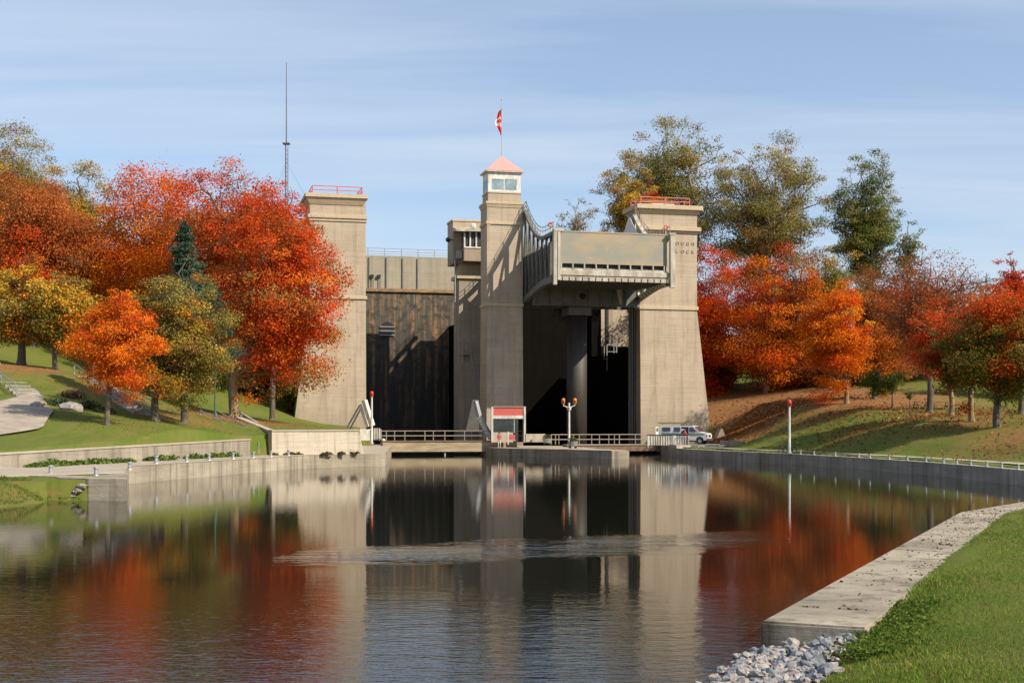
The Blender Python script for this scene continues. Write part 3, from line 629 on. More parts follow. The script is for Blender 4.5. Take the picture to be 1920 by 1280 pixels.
for uu in np.arange(-15.2, 5.4, 2.45): MB(base).tube((uu, 29.6, 27.9), (uu, 29.6, 29.02), .06).build('rail_post', M['galv'], UR)
# middle pier behind the centre tower + right back pier
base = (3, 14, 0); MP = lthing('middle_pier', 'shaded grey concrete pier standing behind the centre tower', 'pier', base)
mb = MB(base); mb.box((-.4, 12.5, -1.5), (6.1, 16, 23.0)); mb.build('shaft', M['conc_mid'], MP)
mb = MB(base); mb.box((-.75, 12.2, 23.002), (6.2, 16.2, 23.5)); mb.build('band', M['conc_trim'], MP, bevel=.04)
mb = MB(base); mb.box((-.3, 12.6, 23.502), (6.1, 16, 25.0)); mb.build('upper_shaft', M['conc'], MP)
MB(base).box((1.5, 16.01, -1.5), (6.1, 28.99, 17.8)).build('rear_wall', M['bayshade'], MP)
MB(base).box((5.6, 3.7, -1.5), (6.2, 12.4, 5.5)).build('bay_divider', M['bayshade'], MP)
base = (23.3, 27, 0); RP = lthing('rear_pier', 'dark concrete pier at the back of the right bay beside the ram', 'pier', base)
mb = MB(base); mb.box((22.6, 26.5, -1.5), (24.1, 28.9, 24.5)); mb.build('shaft', M['bayshade'], RP)
base = (22, 10, 0); SW = lthing('side_wall', 'low dark side wall of the right bay behind the right tower', 'wall', base)
mb = MB(base); mb.box((20.9, 4.7, -1.5), (22.2, 26.4, 13.2)); mb.build('wall_face', M['bayshade'], SW)
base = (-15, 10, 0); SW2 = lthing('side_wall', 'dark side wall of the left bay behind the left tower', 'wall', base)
mb = MB(base); mb.box((-16.0, 7.1, -1.5), (-14.7, 29, 9.5)); mb.build('wall_face', M['bayshade'], SW2)
base = (28, 32, 9); BR = lthing('rear_building', 'sunlit tan concrete block glimpsed behind the right bay, dappled by branches', 'building', base)
mb = MB(base); mb.box((24.4, 31.0, 9), (34.0, 34, 25.4)); mb.build('wall', M['conc'], BR)
mb = MB(base); mb.box((26.3, 30.8, 9), (26.7, 30.99, 25)); mb.build('pipe', M['dark'], BR)
# right guide way strips on the tower flank
base = (20.3, 1, 0); GW = lthing('tower_guideway', 'dark vertical guide beams on the left flank of the right tower', 'guide beam', base)
for a_, w_ in ((20.2, .22), (20.55, .16)):
    MB(base).box((a_, 1.5, -1), (a_+w_, 1.9, 20.0)).build('guide_beam', M['truss'], GW)
# gauge of pale end-wall on the right bay opened up: lower the dark wall there so the block behind is seen
# control building
base = (2, 14, 25); CB = lthing('control_building', 'boxy tan control building with dark overhang window beside the centre tower', 'building', base)
mb = MB(base); mb.box((-1.25, 12.4, 25.002), (6.1, 16.1, 30.7)); mb.build('wall', M['conc'], CB)
mb = MB(base); mb.box((-1.35, 12.3, 30.702), (6.2, 16.2, 30.95)); mb.build('roof', M['conc_trim'], CB)
mb = MB(base); mb.box((-.1, 10.6, 25.2), (5.6, 12.39, 27.0)); mb.build('bay_wall', M['conc'], CB)
mb = MB(base); mb.box((-.1, 10.7, 27.002), (5.6, 12.39, 29.1)); mb.build('window', M['glass'], CB)
for uu in (-.14, .62, 1.45): MB(base).box((uu, 10.55, 27.002), (uu+.2, 10.69, 29.1)).build('window_mullion', M['white'], CB)
MB(base).box((-.14, 10.5, 26.9), (5.6, 10.59, 27.08)).build('window_sill', M['white'], CB)
mb = MB(base); mb.hexa([(-1.3, 9.9, 29.0), (5.7, 9.9, 29.15), (5.7, 12.39, 29.3), (-1.3, 12.39, 29.3)], [(-1.3, 9.9, 29.25), (5.7, 9.9, 29.5), (5.7, 12.39, 29.9), (-1.3, 12.39, 29.9)]); mb.build('canopy', M['trusswhite'], CB)
MB(base).box((-.9, 11.5, 25.6), (-.2, 12.39, 26.7)).build('air_conditioner', M['galv'], CB, bevel=.05)
mb = MB(base); mb.tube((-1.0, 12.2, 19), (-1.0, 12.2, 25.4), .1); mb.build('drain_pipe', M['galv'], CB)
MB(base).tube((-1.9, 12.6, 28.2), (-1.9, 12.1, 28.0), .34, .25, 10).build('horn_speaker', M['dark'], CB)
MB(base).tube((-1.9, 12.6, 28.2), (-1.2, 12.6, 28.2), .08).build('speaker_bracket', M['dark'], CB)
MB(base).sphere((1.2, 10.8, 29.9), .38, sc=(1, .5, 1)).build('dish_antenna', M['white'], CB)

# ------------------------------------------------------------------ raised lift chamber
US, UE, VF = 5.56, 20.1, -13.5
base = (12.8, 0, 19); CH = lthing('lift_chamber', 'raised steel lift chamber with rust stained end gate between centre and right towers', 'lift chamber', base)
gate = MB(base); gate.box((US+.75, VF+.55, 22.35), (UE-.45, VF+.75, 26.0)); G_ = gate.build('gate', M['gate'], CH)
MB(base).box((US+.70, VF+.5, 26.002), (UE-.4, VF+.9, 26.16)).build('gate_top_beam', M['gate'], G_)
sill = MB(base); sill.box((US+.55, VF+.25, 20.95), (UE-.25, VF+1.2, 21.5)); sill.box((US+.55, VF+.45, 21.5), (UE-.3, VF+1.2, 21.68)); sill.build('sill_beam', M['trusswhite'], CH)
mb = MB(base); mb.box((US+.6, VF+.9, 21.682), (UE-.4, VF+1.1, 22.5)); mb.build('gate_recess', M['dark'], CH)
nb = 10
for i in range(nb):
    uu = US+.95+(UE-US-1.75)*i/(nb-1); MB(base).box((uu-.07, VF+.42, 21.69), (uu+.07, VF+.88, 22.35)).build('gate_bracket', M['trusswhite'], CH)
mb = MB(base); mb.box((US+.9, VF+.48, 21.688), (UE-.75, VF+.86, 21.80)); mb.build('gate_seal', M['trusswhite'], CH)
fl = MB(base); fl.box((US+.3, VF+.1, 20.3), (UE-.2, VF+.5, 20.72)); fl.build('lower_lip', M['trusswhite'], CH)
for i in range(17):
    uu = US+1.0+(UE-US-1.6)*i/16; MB(base).box((uu-.03, VF+.03, 20.31), (uu+.03, VF+.098, 20.71)).build('lip_plate', M['dark'], CH)
mb = MB(base); mb.box((US+.4, VF+.35, 20.73), (UE-.3, VF+.9, 20.94)); M['rustbeam'] = simple('rusty_beam', (.42, .33, .23), .7, 0, .4, 2, (.4, 1, 4), c2=(.16, .09, .05)); mb.build('rust_beam', M['rustbeam'], CH)
for (a_, b_) in ((US-.15, US+.28), (US+.34, US+.68), (UE-.25, UE+.35)):
    MB(base).box((a_, VF-.12, 20.3 if a_ == US+.34 else 19.75), (b_, VF+.35, 26.0)).build('end_post', M['trusswhite'], CH, bevel=.02)
MB(base).box((US-.15, VF-.16, 26.002), (US+1.0, VF+.5, 26.3)).build('post_cap', M['trusswhite'], CH)
MB(base).box((UE-.35, VF-.16, 26.002), (UE+.45, VF+.5, 26.25)).build('post_cap', M['trusswhite'], CH)
# floor + hull
mb = MB(base); mb.box((US+.35, VF+1.25, 20.75), (UE-.35, 20.5, 21.3)); mb.build('floor', M['truss'], CH)
mb = MB(base); mb.box((US+.45, VF+1.0, 21.302), (US+.6, 20.5, 25.2)); mb.box((UE-.6, VF+1.0, 21.302), (UE-.45, 20.5, 25.2)); mb.box((US+.61, 20.3, 21.302), (UE-.61, 20.5, 25.2)); mb.build('tank_side', M['truss'], CH)
for v_ in np.arange(-12.0, -4.0, 1.15):
    MB(base).box((US+.35, v_, 20.25), (UE-.3, v_+.14, 20.748)).build('floor_beam', M['truss'], CH)
# deep cross girders at the ram
for v_, nm in ((-2.2, 'cross_girder'), (1.6, 'cross_girder')):
    mb = MB(base); mb.hexa([(US+.4, v_, 18.35), (UE-.1, v_, 18.35), (UE-.1, v_+.3, 18.35), (US+.4, v_+.3, 18.35)], [(US+.4, v_, 20.749), (UE-.1, v_, 20.749), (UE-.1, v_+.3, 20.749), (US+.4, v_+.3, 20.749)])
    g = mb.build(nm, M['truss'], CH)
    for i in range(9):
        uu = US+.9+i*1.65; MB(base).box((uu, v_-.12, 18.4), (uu+.07, v_-.002, 20.7)).build('stiffener', M['truss'], g)
MB(base).tube((12.4, -2.36, 19.6), (12.4, -2.205, 19.6), .38, n=16).build('girder_hole', M['rubber'], CH)
# side girders: cantilever profile rising to the guides at the towers
def ztop(v):
    t_ = min(1, max(0, (abs(v)-0.2)/9.0)); return 26.0+4.6*(1-t_)**1.9
def zbot(v):
    t_ = min(1, max(0, abs(v)/9.5)); return 20.05-1.3*(1-t_)**1.3
M['girdershade'] = simple('shaded_girder_steel', (.13, .125, .11), .7, 0, .4, 1.5)  # left girder's shadow side painted in as darker steel
M['girdershademid'] = simple('shaded_diagonal_steel', (.17, .16, .14), .7, 0, .4, 1.5)  # same painted shade, a little paler for the diagonals
def girder(u, left):
    v_list = list(np.linspace(VF+.36, 20.4, 35))
    sgn = 1
    w_ = .22; o = -sgn*w_/2
    mb = MB(base)
    for a_, b_ in zip(v_list[:-1], v_list[1:]):
        mb.hexa([(u-.26, a_, ztop(a_)-.42), (u+.26, a_, ztop(a_)-.42), (u+.26, b_, ztop(b_)-.42), (u-.26, b_, ztop(b_)-.42)], [(u-.26, a_, ztop(a_)), (u+.26, a_, ztop(a_)), (u+.26, b_, ztop(b_)), (u-.26, b_, ztop(b_))])
    o1 = mb.build('top_chord', M['trusswhite'] if not left else M['truss'], CH)  # left chord gets the darker steel to stand for its shade
    mb = MB(base)
    for a_, b_ in zip(v_list[:-1], v_list[1:]):
        mb.hexa([(u-.28, a_, zbot(a_)), (u+.28, a_, zbot(a_)), (u+.28, b_, zbot(b_)), (u-.28, b_, zbot(b_))], [(u-.28, a_, zbot(a_)+.75), (u+.28, a_, zbot(a_)+.75), (u+.28, b_, zbot(b_)+.75), (u-.28, b_, zbot(b_)+.75)])
    mb.build('bottom_chord', M['truss'], CH)
    for i, v_ in enumerate(v_list[1:-1:2]):
        m_ = MB(base); m_.box((u-.2, v_-.13, zbot(v_)+.6), (u+.12, v_+.13, ztop(v_)-.3)); m_.build('web_post', M['girdershade' if left else 'trusswhite'], CH)
    for a_, b_ in zip(v_list[1:-3:2], v_list[3::2]):
        m_ = MB(base)
        p, q_ = ((a_, zbot(a_)+.6), (b_, ztop(b_)-.35)) if (a_+b_)/2 < 0 else ((a_, ztop(a_)-.35), (b_, zbot(b_)+.6))
        m_.bar((u-.02, p[0], p[1]), (u-.02, q_[0], q_[1]), .16, .26); m_.build('web_diagonal', M['girdershademid' if left else 'trusswhite'], CH)
    # upper curved walkway rail
    mb = MB(base)
    for hh in (1.1, .6):
        for a_, b_ in zip(v_list[:-1], v_list[1:]):
            if abs(a_) < .9 and hh < 0: continue
            mb.tube((u, a_, ztop(a_)+hh), (u, b_, ztop(b_)+hh), .04, n=6)
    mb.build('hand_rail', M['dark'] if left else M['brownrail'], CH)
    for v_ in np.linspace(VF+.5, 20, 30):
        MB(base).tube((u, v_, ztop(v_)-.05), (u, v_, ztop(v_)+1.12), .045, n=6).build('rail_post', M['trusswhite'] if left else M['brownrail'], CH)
girder(US, True); girder(UE-.1, False)
# plated guide gable rising inside the right girder
mb = MB(base); pr = [(v_, ztop(v_)-.45) for v_ in np.linspace(-6, 5.5, 20)]
mb.prism([(UE-.75, v_, z_) for v_, z_ in pr]+[(UE-.75, 5.5, 24), (UE-.75, -6, 24)], (.08, 0, 0)); mb.build('guide_plate', M['white'], CH)
# bracket feet under the right girder, sunlight painted in as plain white
for i, v_ in enumerate(np.linspace(VF+.9, -4.2, 9)):
    m_ = MB(base); z_ = zbot(v_); m_.hexa([(UE-.9, v_, z_+.1), (UE-.42, v_, z_-.12), (UE-.42, v_+.28, z_-.12), (UE-.9, v_+.28, z_+.1)], [(UE-1.3, v_, z_+.75), (UE-.42, v_, z_+.75), (UE-.42, v_+.28, z_+.75), (UE-1.3, v_+.28, z_+.75)])
    m_.build('floor_bracket', M['white'], CH)
MB(base).hexa([(UE-3.2, -3.6, 18.6), (UE-2.9, -3.6, 18.6), (UE-2.9, -3.3, 18.6), (UE-3.2, -3.3, 18.6)], [(UE-3.6, -3.6, 20.7), (UE-2.9, -3.6, 20.7), (UE-2.9, -3.3, 20.7), (UE-3.6, -3.3, 20.7)]).build('hanger_bracket', M['trusswhite'], CH)
# life rings on the walkways
def lifering(label, loc, rz=0, s=1):
    t = thing('life_ring', label, 'life ring', loc, rz, 'red life rings on posts'); mb = MB()
    mb.tube((0, 0.05, 0), (0, 0.05, 1.0*s), .05); mb.build('post', M['white'], t)
    mb = MB(); n, k = 16, 6
    for i in range(n):
        a_ = 2*math.pi*i/n
        for j in range(k):
            b_ = 2*math.pi*j/k; r_ = .24+.08*math.cos(b_); mb.v.append((r_*math.cos(a_), -.05+.09*math.sin(b_), 1.05*s+r_*math.sin(a_)))
    for i in range(n):
        for j in range(k): mb.f.append((i*k+j, ((i+1) % n)*k+j, ((i+1) % n)*k+(j+1) % k, i*k+(j+1) % k))
    mb.build('ring', M['red'], t, smooth=True); return t
lifering('red life ring on the railing above the left end of the raised chamber', Lw(US+.1, VF+2.2, 26.0), RZ)
lifering('red life ring on the railing at the right end of the raised chamber', Lw(UE-.35, VF+1.2, 26.0), RZ)
# ram
base = (12.4, 2, 0); RM = lthing('hydraulic_ram', 'huge dark vertical ram cylinder under the raised chamber', 'hydraulic ram', base)
MB(base).tube((12.4, 0.3, -1), (12.4, 0.3, 17.3), 1.3, n=40).build('cylinder', simple('oiled_steel', (.06, .05, .04), .6, 0, .4, 1, (2, 2, .1)), RM, smooth=True)
MB(base).box((10.9, -1.2, 17.302), (13.9, 1.8, 18.34)).build('capital', M['truss'], RM)

# ------------------------------------------------------------------ footbridges over the gates
def railset(t, base, pts, h, mat, posts, mids=(.5,)):
    mb = MB(base)
    for a_, b_ in zip(pts[:-1], pts[1:]):
        for k in (1.0,)+mids: mb.tube(Vector(a_)+Vector((0, 0, h*k)), Vector(b_)+Vector((0, 0, h*k)), .045, n=6)
    mb.build('rail', mat, t)
    for p in posts: MB(base).tube(p, Vector(p)+Vector((0, 0, h+.02)), .055, n=6).build('rail_post', mat, t)
base = (-7, VF, 0); B1 = lthing('footbridge', 'left footbridge over the bay mouth with cream beam and brown railing', 'footbridge', base)
ul, ur = -14.6, 1.0; z_ = 1.55
MB(base).box((ul, VF-.2, .40), (ur, VF+1.6, z_)).build('beam', M['beam'], B1)
MB(base).box((ul, VF-.3, z_+.002), (ur, VF+1.7, z_+.1)).build('deck', M['deck'], B1)
for uu in (-14.2, -7.5, -.8): MB(base).box((uu, VF, -1), (uu+.16, VF+.4, .40)).build('support_post', M['trusswhite'], B1)
railset(B1, base, [(ul, VF-.2, z_+.1), (ur+.6, VF-.2, z_+.1)], 1.1, M['brownrail'], [(u_, VF-.2, z_+.1) for u_ in (-14.2, -12.1, -9.8, -7.5, -5.2, -2.9, -.6)])
railset(B1, base, [(ul, VF+1.5, z_+.1), (ur+.6, VF+1.5, z_+.1)], 1.1, M['brownrail'], [(u_, VF+1.5, z_+.1) for u_ in (-13, -8.5, -4, .5)])
MB(base).box((ul, VF+2.2, -1), (ur, VF+2.6, .2)).build('gate_leaf', M['dark'], B1)
base = (13, VF, 0); B2 = lthing('footbridge', 'right footbridge over the bay mouth with brown deck and pale pipe railing', 'footbridge', base)
ul, ur = 5.0, 19.0; z_ = 1.05
MB(base).box((ul+2, VF-.2, .35), (ur, VF+1.6, z_)).build('beam', M['deck'], B2)
MB(base).box((ul+2, VF-.3, z_+.002), (ur, VF+1.7, z_+.1)).build('deck', M['cope'], B2)
railset(B2, base, [(5.1, VF-.2, z_+.1), (17.0, VF-.2, z_+.1)], 1.15, M['brownrail'], [(u_, VF-.2, z_+.1) for u_ in (5.1, 5.6, 7.8, 10.0, 12.1, 12.8, 13.4, 15.4, 16.9)])
railset(B2, base, [(5.6, VF+1.5, z_+.1), (17.0, VF+1.5, z_+.1)], 1.15, M['brownrail'], [(u_, VF+1.5, z_+.1) for u_ in (6.5, 9, 11.5, 14)])
MB(base).box((ul+2, VF+2.2, -1), (ur, VF+2.6, .3)).build('gate_leaf', M['dark'], B2)

# ------------------------------------------------------------------ gate machinery
def P0(px, py, Y): return tuple(P3(px, py, Y))
def px_thing(name, label, cat, px, py, Y, rz=0, group=None):
    p = P3(px, py, Y); return thing(name, label, cat, p, rz, group), p
t, p = px_thing('gate_arm', 'white steel gate arm leaning upright at the left tower foot', 'gate machinery', 690, 828, 151)
s_ = 151/F
def rel(dx_, dy_, dz_=0): return (dx_*s_, dz_, -dy_*s_)
mb = MB(); mb.bar(rel(8, -30), rel(-8, -78, .6), .55, .5); mb.build('arm', M['white'], t, bevel=.04)
mb = MB(); mb.bar(rel(-2, -28, .7), rel(-17, -70, 1.0), .28, .3); mb.build('arm_strut', M['white'], t)
mb = MB(); mb.bar(rel(-38, -22, 1.5), rel(-16, -62, 1.1), .13, .16); mb.bar(rel(-44, -24, 1.5), rel(-18, -68, 1.1), .13, .16); mb.build('brace', M['galv'], t)
mb = MB(); mb.box(rel(-16, -2, 0), rel(4, -24, 1.2)); mb.build('machine_box', M['white'], t, bevel=.05)
mb = MB(); mb.box(rel(6, -4, 0), rel(24, -24, .9)); mb.build('machine_frame', M['trusswhite'], t, bevel=.05)
for i in range(4): MB().box(rel(8+4.2*i, -3, -.12), rel(9.6+4.2*i, -26, -.02)).build('rib', M['white'], t)
MB().sphere(rel(29, -3), .22).build('counterweight', M['white'], t, smooth=True)
t, p = px_thing('gate_arm', 'white steel gate arm leaning left of the red kiosk', 'gate machinery', 925, 828, 154)
s_ = 154/F
mb = MB(); mb.bar(rel(-4, -6), rel(-26, -46, .5), .75, .5); mb.build('arm', M['white'], t, bevel=.04)
mb = MB(); mb.bar(rel(-26, -46, .5), rel(-34, -76, .9), .5, .4); mb.build('arm_tip', M['galv'], t)
mb = MB(); mb.hexa([rel(-58, 0, 3), rel(-28, 0, 3), rel(-28, 0, 3.4), rel(-58, 0, 3.4)], [rel(-40, -80, 3), rel(-28, -80, 3), rel(-28, -80, 3.4), rel(-40, -80, 3.4)]); mb.build('arm_frame', M['truss'], t)
mb = MB(); mb.box(rel(-2, 0, 0), rel(16, -7, .8)); mb.build('arm_base', M['conc_low'], t, bevel=.05)
# steel landing platforms high on the piers
def platform(label, px, py, Y, hpx, wpx, lx, ly):
    t, p = px_thing('ladder_platform', label, 'platform', px, py, Y, RZ, 'steel ladder platforms on the piers'); s_ = Y/F
    mb = MB(); W_, H_ = wpx*s_, hpx*s_
    for x in (0, W_):
        for z in (0,): mb.bar((x, 0, -H_*.9), (x, 0, H_), .12, .12); mb.bar((x, 1.2, 0), (x, 1.2, H_), .1, .1); mb.bar((x, 0, H_), (x, 1.2, H_), .08, .08)
    mb.bar((0, 0, H_), (W_, 0, H_), .1, .1); mb.bar((0, 0, H_*.5), (W_, 0, H_*.5), .08, .08); mb.build('railing', M['galv'], t)
    MB().box((-.1, -.1, -.12), (W_+.1, 1.3, 0)).build('floor', M['galv'], t)
    mb = MB(); d = Vector((lx*s_, 0, -ly*s_)); 
    for o in (0, .5): mb.bar((W_+o, 0, 0), Vector((W_+o, 0, 0))+d, .1, .14)
    for i in range(1, 22): a_ = Vector((W_, 0, 0))+d*(i/22); mb.tube(a_, a_+Vector((.5, 0, 0)), .03, n=5)
    mb.build('ladder', M['galv'], t)
platform('grey steel platform with long ladder on the middle pier left of the centre tower', 867, 662, 178.2, 20, 16, 20, 120)
platform('small steel platform with ladder deep in the right bay behind the ram', 1138, 672, 185, 26, 19, 18, 66)

# ------------------------------------------------------------------ kiosk and pier clutter
t, p = px_thing('kiosk', 'open fronted white kiosk with a red fascia standing on the centre pier', 'kiosk', 921, 829, 152.4, R(2)); s_ = 152.4/F; W_, H_ = 65*s_, 66*s_; D_ = 2.6
for x in (.12, W_-.12):
    for y in (0, D_): MB().box((x-.11, y-.1, 0), (x+.11, y+.12, H_)).build('corner_post', M['white'], t)
MB().box((.24, -.02, H_-.95), (W_-.24, .05, H_-.03)).build('fascia', M['red'], t); MB().box((.24, -.04, H_-1.32), (W_-.24, .08, H_-.952)).build('header', M['white'], t)
MB().box((0, -.12, H_), (W_, D_+.15, H_+.08)).build('roof', M['conc_trim'], t)
MB().box((.24, D_-.05, 0), (W_-.24, D_+.03, H_-.05)).build('back_wall', M['dark'], t); MB().box((.02, .2, .9), (.1, D_-.1, H_-.4)).build('side_window', M['glass'], t)
MB().box((W_-.1, .13, .1), (W_-.03, D_-.1, H_-.4)).build('side_window', M['glass'], t)
MB().box((.24, .02, 0), (2.5, .09, 1.15)).build('counter_panel', M['conc_low'], t); MB().box((2.6, .03, 1.1), (2.66, .09, H_-1.33)).build('door_jamb', M['white'], t)
MB().box((.24, .05, 1.16), (2.59, .07, H_-1.33)).build('window', M['glass'], t); MB().box((2.67, .05, .05), (3.1, .07, H_-1.33)).build('door', M['glass'], t)
t, p = px_thing('sign_board', 'small red and white sign board on a white post in front of the kiosk', 'sign', 953, 833, 148.6); 
MB().box((-.06, 0, 0), (.06, .08, 1.45)).build('post', M['white'], t); MB().box((.08, 0, .5), (.75, .05, 1.1)).build('panel', M['red'], t, bevel=.01); MB().box((.062, .01, .42), (.80, .04, .5)).build('panel_frame', M['white'], t)
t, p = px_thing('concrete_bench', 'pale concrete block bench right of the kiosk', 'bench', 985, 829, 150, R(4)); MB().box((0, 0, 0), (2.3, .8, .95)).build('back', M['conc_low'], t, bevel=.05); MB().box((.7, -.5, 0), (2.1, -.01, .38)).build('seat', M['conc_low'], t, bevel=.04)
def planter(label, px, py, Y):
    t, p = px_thing('planter', label, 'planter', px, py, Y, 0, 'dark planter tubs on the pier')
    mb = MB(); mb.tube((0, 0, .12), (0, 0, .62), .42, .58, 14); mb.build('tub', M['galv'], t, smooth=False); mb = MB(); mb.tube((-.3, -.2, 0), (-.3, .2, 0), .14); mb.tube((.3, -.2, 0), (.3, .2, 0), .14); mb.build('feet', M['rubber'], t)
    n = 240; c = rs.normal(0, 1, (n, 3)); c /= np.linalg.norm(c, axis=1)[:, None]; c = c*np.array([.5, .4, .38])*rs.uniform(.4, 1, (n, 1))+np.array([0, 0, .75])
    leaves('plant', c, c-[0, 0, .6], .12, np.array([(.12, .13, .03)]*n)*rs.uniform(.5, 1.4, (n, 1)), t)
def leaves(name, C, Nn, size, cols, parent, aspect=1.5, flat=.0):
    n = len(C); Nn = Nn/(np.linalg.norm(Nn, axis=1)[:, None]+1e-9)+rs.normal(0, .75, (n, 3)); Nn[:, 2] += flat
    Nn /= np.linalg.norm(Nn, axis=1)[:, None]; r = rs.normal(0, 1, (n, 3)); A = np.cross(Nn, r); A /= np.linalg.norm(A, axis=1)[:, None]; B = np.cross(Nn, A)
    sz = (size*rs.uniform(.55, 1.35, n))[:, None] if np.isscalar(size) else (size*rs.uniform(.55, 1.35, n))[:, None]
    A = A*sz*aspect/2; B = B*sz/2; bend = Nn*sz*.18
    V = np.stack([C-A, C-B*1.0+bend+A*.15, C+A, C+B*1.0+bend+A*.15], 1).reshape(-1, 3)
    Fq = np.arange(4*n).reshape(n, 4); return npmesh(name, V, Fq, M['leaf'], parent, np.repeat(cols, 4, 0))
planter('dark planter tub with wilted greenery near the concrete bench', 1026, 832, 148)
planter('dark planter tub at the foot of the amber lamp post', 1074, 838, 142)
# signal lamp posts
def head(mb, x, z, r=.28): mb.sphere((x, 0, z), r, 12, 8, (1, 1, 1.15))
def signal(label, px, py, Y, hpx, lights, mat, g='signal lamp posts by the water'):
    t, p = px_thing('signal_post', label, 'signal post', px, py, Y, 0, g); s_ = Y/F; H_ = hpx*s_
    MB().tube((0, 0, 0), (0, 0, H_-.5), .13, .10, 10).build('post', M['white'], t, smooth=False); MB().tube((0, 0, 0), (0, 0, .12), .26, .24, 12).build('base_plate', M['galv'], t)
    for x in lights:
        zc = H_-.30
        l = MB().tube((x, 0, zc-.3), (x, 0, zc+.12), .17, .20, 12).build('lamp_housing', mat, t)
        MB().sphere((x, 0, zc+.14), .20, 12, 8, (1, 1, .75)).build('dome', mat, l, smooth=True); MB().tube((x, -.2, zc-.12), (x, -.27, zc-.12), .13, n=10).build('lens', M['dark'], l)
    if len(lights) > 1:
        mb = MB(); mb.bar((lights[0], 0, H_-.78), (0, 0, H_-1.05), .1, .1); mb.bar((0, 0, H_-1.05), (lights[1], 0, H_-.78), .1, .1)
        for x in lights: mb.tube((x, 0, H_-.8), (x, 0, H_-.6), .05)
        mb.tube((0, 0, H_-1.3), (0, 0, H_-1.0), .2, .26); mb.tube((0, 0, H_-1.2), (0, 0, H_-.5), .1); mb.build('cross_arm', M['white'], t)
    return t
signal('white signal post with one red lamp beside the left gate arm', 697, 832, 148, 99, (0,), M['redbright'])
signal('white signal post with two amber lamps on the centre pier', 1067, 838, 143, 92, (-.62, .62), M['amber'])
signal('white signal post with one red lamp on the right quay before the grassy bank', 1480, 850, 118.5, 101, (0,), M['redbright'])

# white barrier panels before the van
for (x0, x1, Y_, lb) in ((1214, 1263, 150.5, 'long white slatted barrier panel before the rear of the van'), (1264, 1292, 149, 'short white barrier panel with pale end post before the van side door')):
    t, p = px_thing('barrier_panel', lb, 'barrier', x0, 838, Y_, R(3), 'white barrier panels in front of the van'); W_ = (x1-x0)*Y_/F
    MB().box((.05, 0, .2), (W_-.05, .08, 1.3)).build('panel', M['trusswhite'], t); MB().box((0, -.03, 1.302), (W_, .11, 1.42)).build('top_rail', M['dark'], t)
    n_ = int(W_/.28)
    for i in range(n_): MB().box((.12+i*.28, -.05, .22), (.2+i*.28, -.002, 1.28)).build('slat', M['white'], t)
    for x in (0, W_-.12): MB().box((x, -.1, 0), (x+.14, -.051, 1.301)).build('post', M['white'], t)
# small wedge wall at right tower foot + dark kerb
t, p = px_thing('wedge_buttress', 'small leaning concrete wedge wall at the right of the van', 'wall', 1350, 830, 163)
MB().prism([(-.6, 0, 0), (.9, 0, 0), (.35, 0, 1.7), (.1, 0, 1.75)], (0, 2.5, 0)).build('wedge', M['conc'], t)
mb = MB(); a_ = P3(1352, 838, 150); b_ = P3(1395, 839, 146); t = thing('kerb_wall', 'low dark kerb wall running right from the van', 'wall', a_)
MB().bar((0, 0, .35), (b_.x-a_.x, b_.y-a_.y, .33), .35, .8).build('wall_face', M['conc_mid'], t)

# ------------------------------------------------------------------ van
vp = P3(1290, 836, 151.5); vz = 1.25
VAN = thing('passenger_van', 'white van with dull green stripe, ladder on the roof and open side and rear doors', 'van', (vp.x-.2, 152.2, vz), R(-24))
Lh, Wd = 2.75, .98
prof = [(-2.75, .45), (-2.75, 1.95), (-2.62, 2.08), (1.05, 2.12), (1.32, 2.02), (1.95, 1.38), (2.72, 1.22), (2.80, 1.05), (2.82, .45)]
def arch(cx, r=.46, n=9): return [(cx+r*math.cos(a), .45+r*math.sin(a)) for a in np.linspace(0, math.pi, n)]
full = prof+[(2.55, .45)][:0]
out = prof + arch(1.95) + arch(-1.75)
body = MB(); k = len(out)
for yy, inset in ((-Wd, 1), (Wd, 1)):
    for x, z in out:
        tuck = .12 if z > 1.4 else 0
        body.v.append((x, yy*(1-tuck/Wd*min(1, (z-1.2)/.8) if z > 1.2 else 1), z))
body.f = [tuple(range(k)), tuple(range(2*k-1, k-1, -1))]+[(i, (i+1) % k, k+(i+1) % k, k+i) for i in range(k)]
bo = tri_build(body, 'body', M['vanwhite'], VAN)
def side_y(z, s): return s*(Wd-(.12*min(1, (z-1.2)/.8) if z > 1.2 else 0))
def sidepanel(name, pts, mat, parent, s=-1, out_=.012):
    mb = MB(); P_ = [(x, side_y(z, s)+s*out_, z) for x, z in pts]; mb.v = P_+[(x, y-s*out_*.9, z) for x, y, z in P_]
    k = len(P_); mb.f = [tuple(range(k)), tuple(range(2*k-1, k-1, -1))]+[(i, (i+1) % k, k+(i+1) % k, k+i) for i in range(k)]; return mb.build(name, mat, parent)
for s in (-1, 1):
    sidepanel('stripe', [(-2.6, 1.02), (2.4, 1.02), (2.55, 1.18), (-2.6, 1.30)], M['vangreen'], VAN, s, .006)
    sidepanel('front_door_window', [(.72, 1.42), (1.55, 1.42), (1.15, 1.92), (.72, 1.94)], M['glass'], VAN, s)
    sidepanel('side_window', [(-1.1, 1.42), (-.35, 1.42), (-.35, 1.92), (-1.1, 1.92)], M['glass'], VAN, s)
    sidepanel('side_window', [(-2.5, 1.45), (-1.5, 1.45), (-1.5, 1.92), (-2.5, 1.92)], M['glass'], VAN, s)
sidepanel('side_doorway', [(-.22, .6), (.62, .6), (.62, 1.96), (-.22, 1.96)], M['rubber'], VAN, -1)
sidepanel('side_doorway', [(-.22, 1.42), (.62, 1.42), (.62, 1.92), (-.22, 1.92)], M['glass'], VAN, 1)
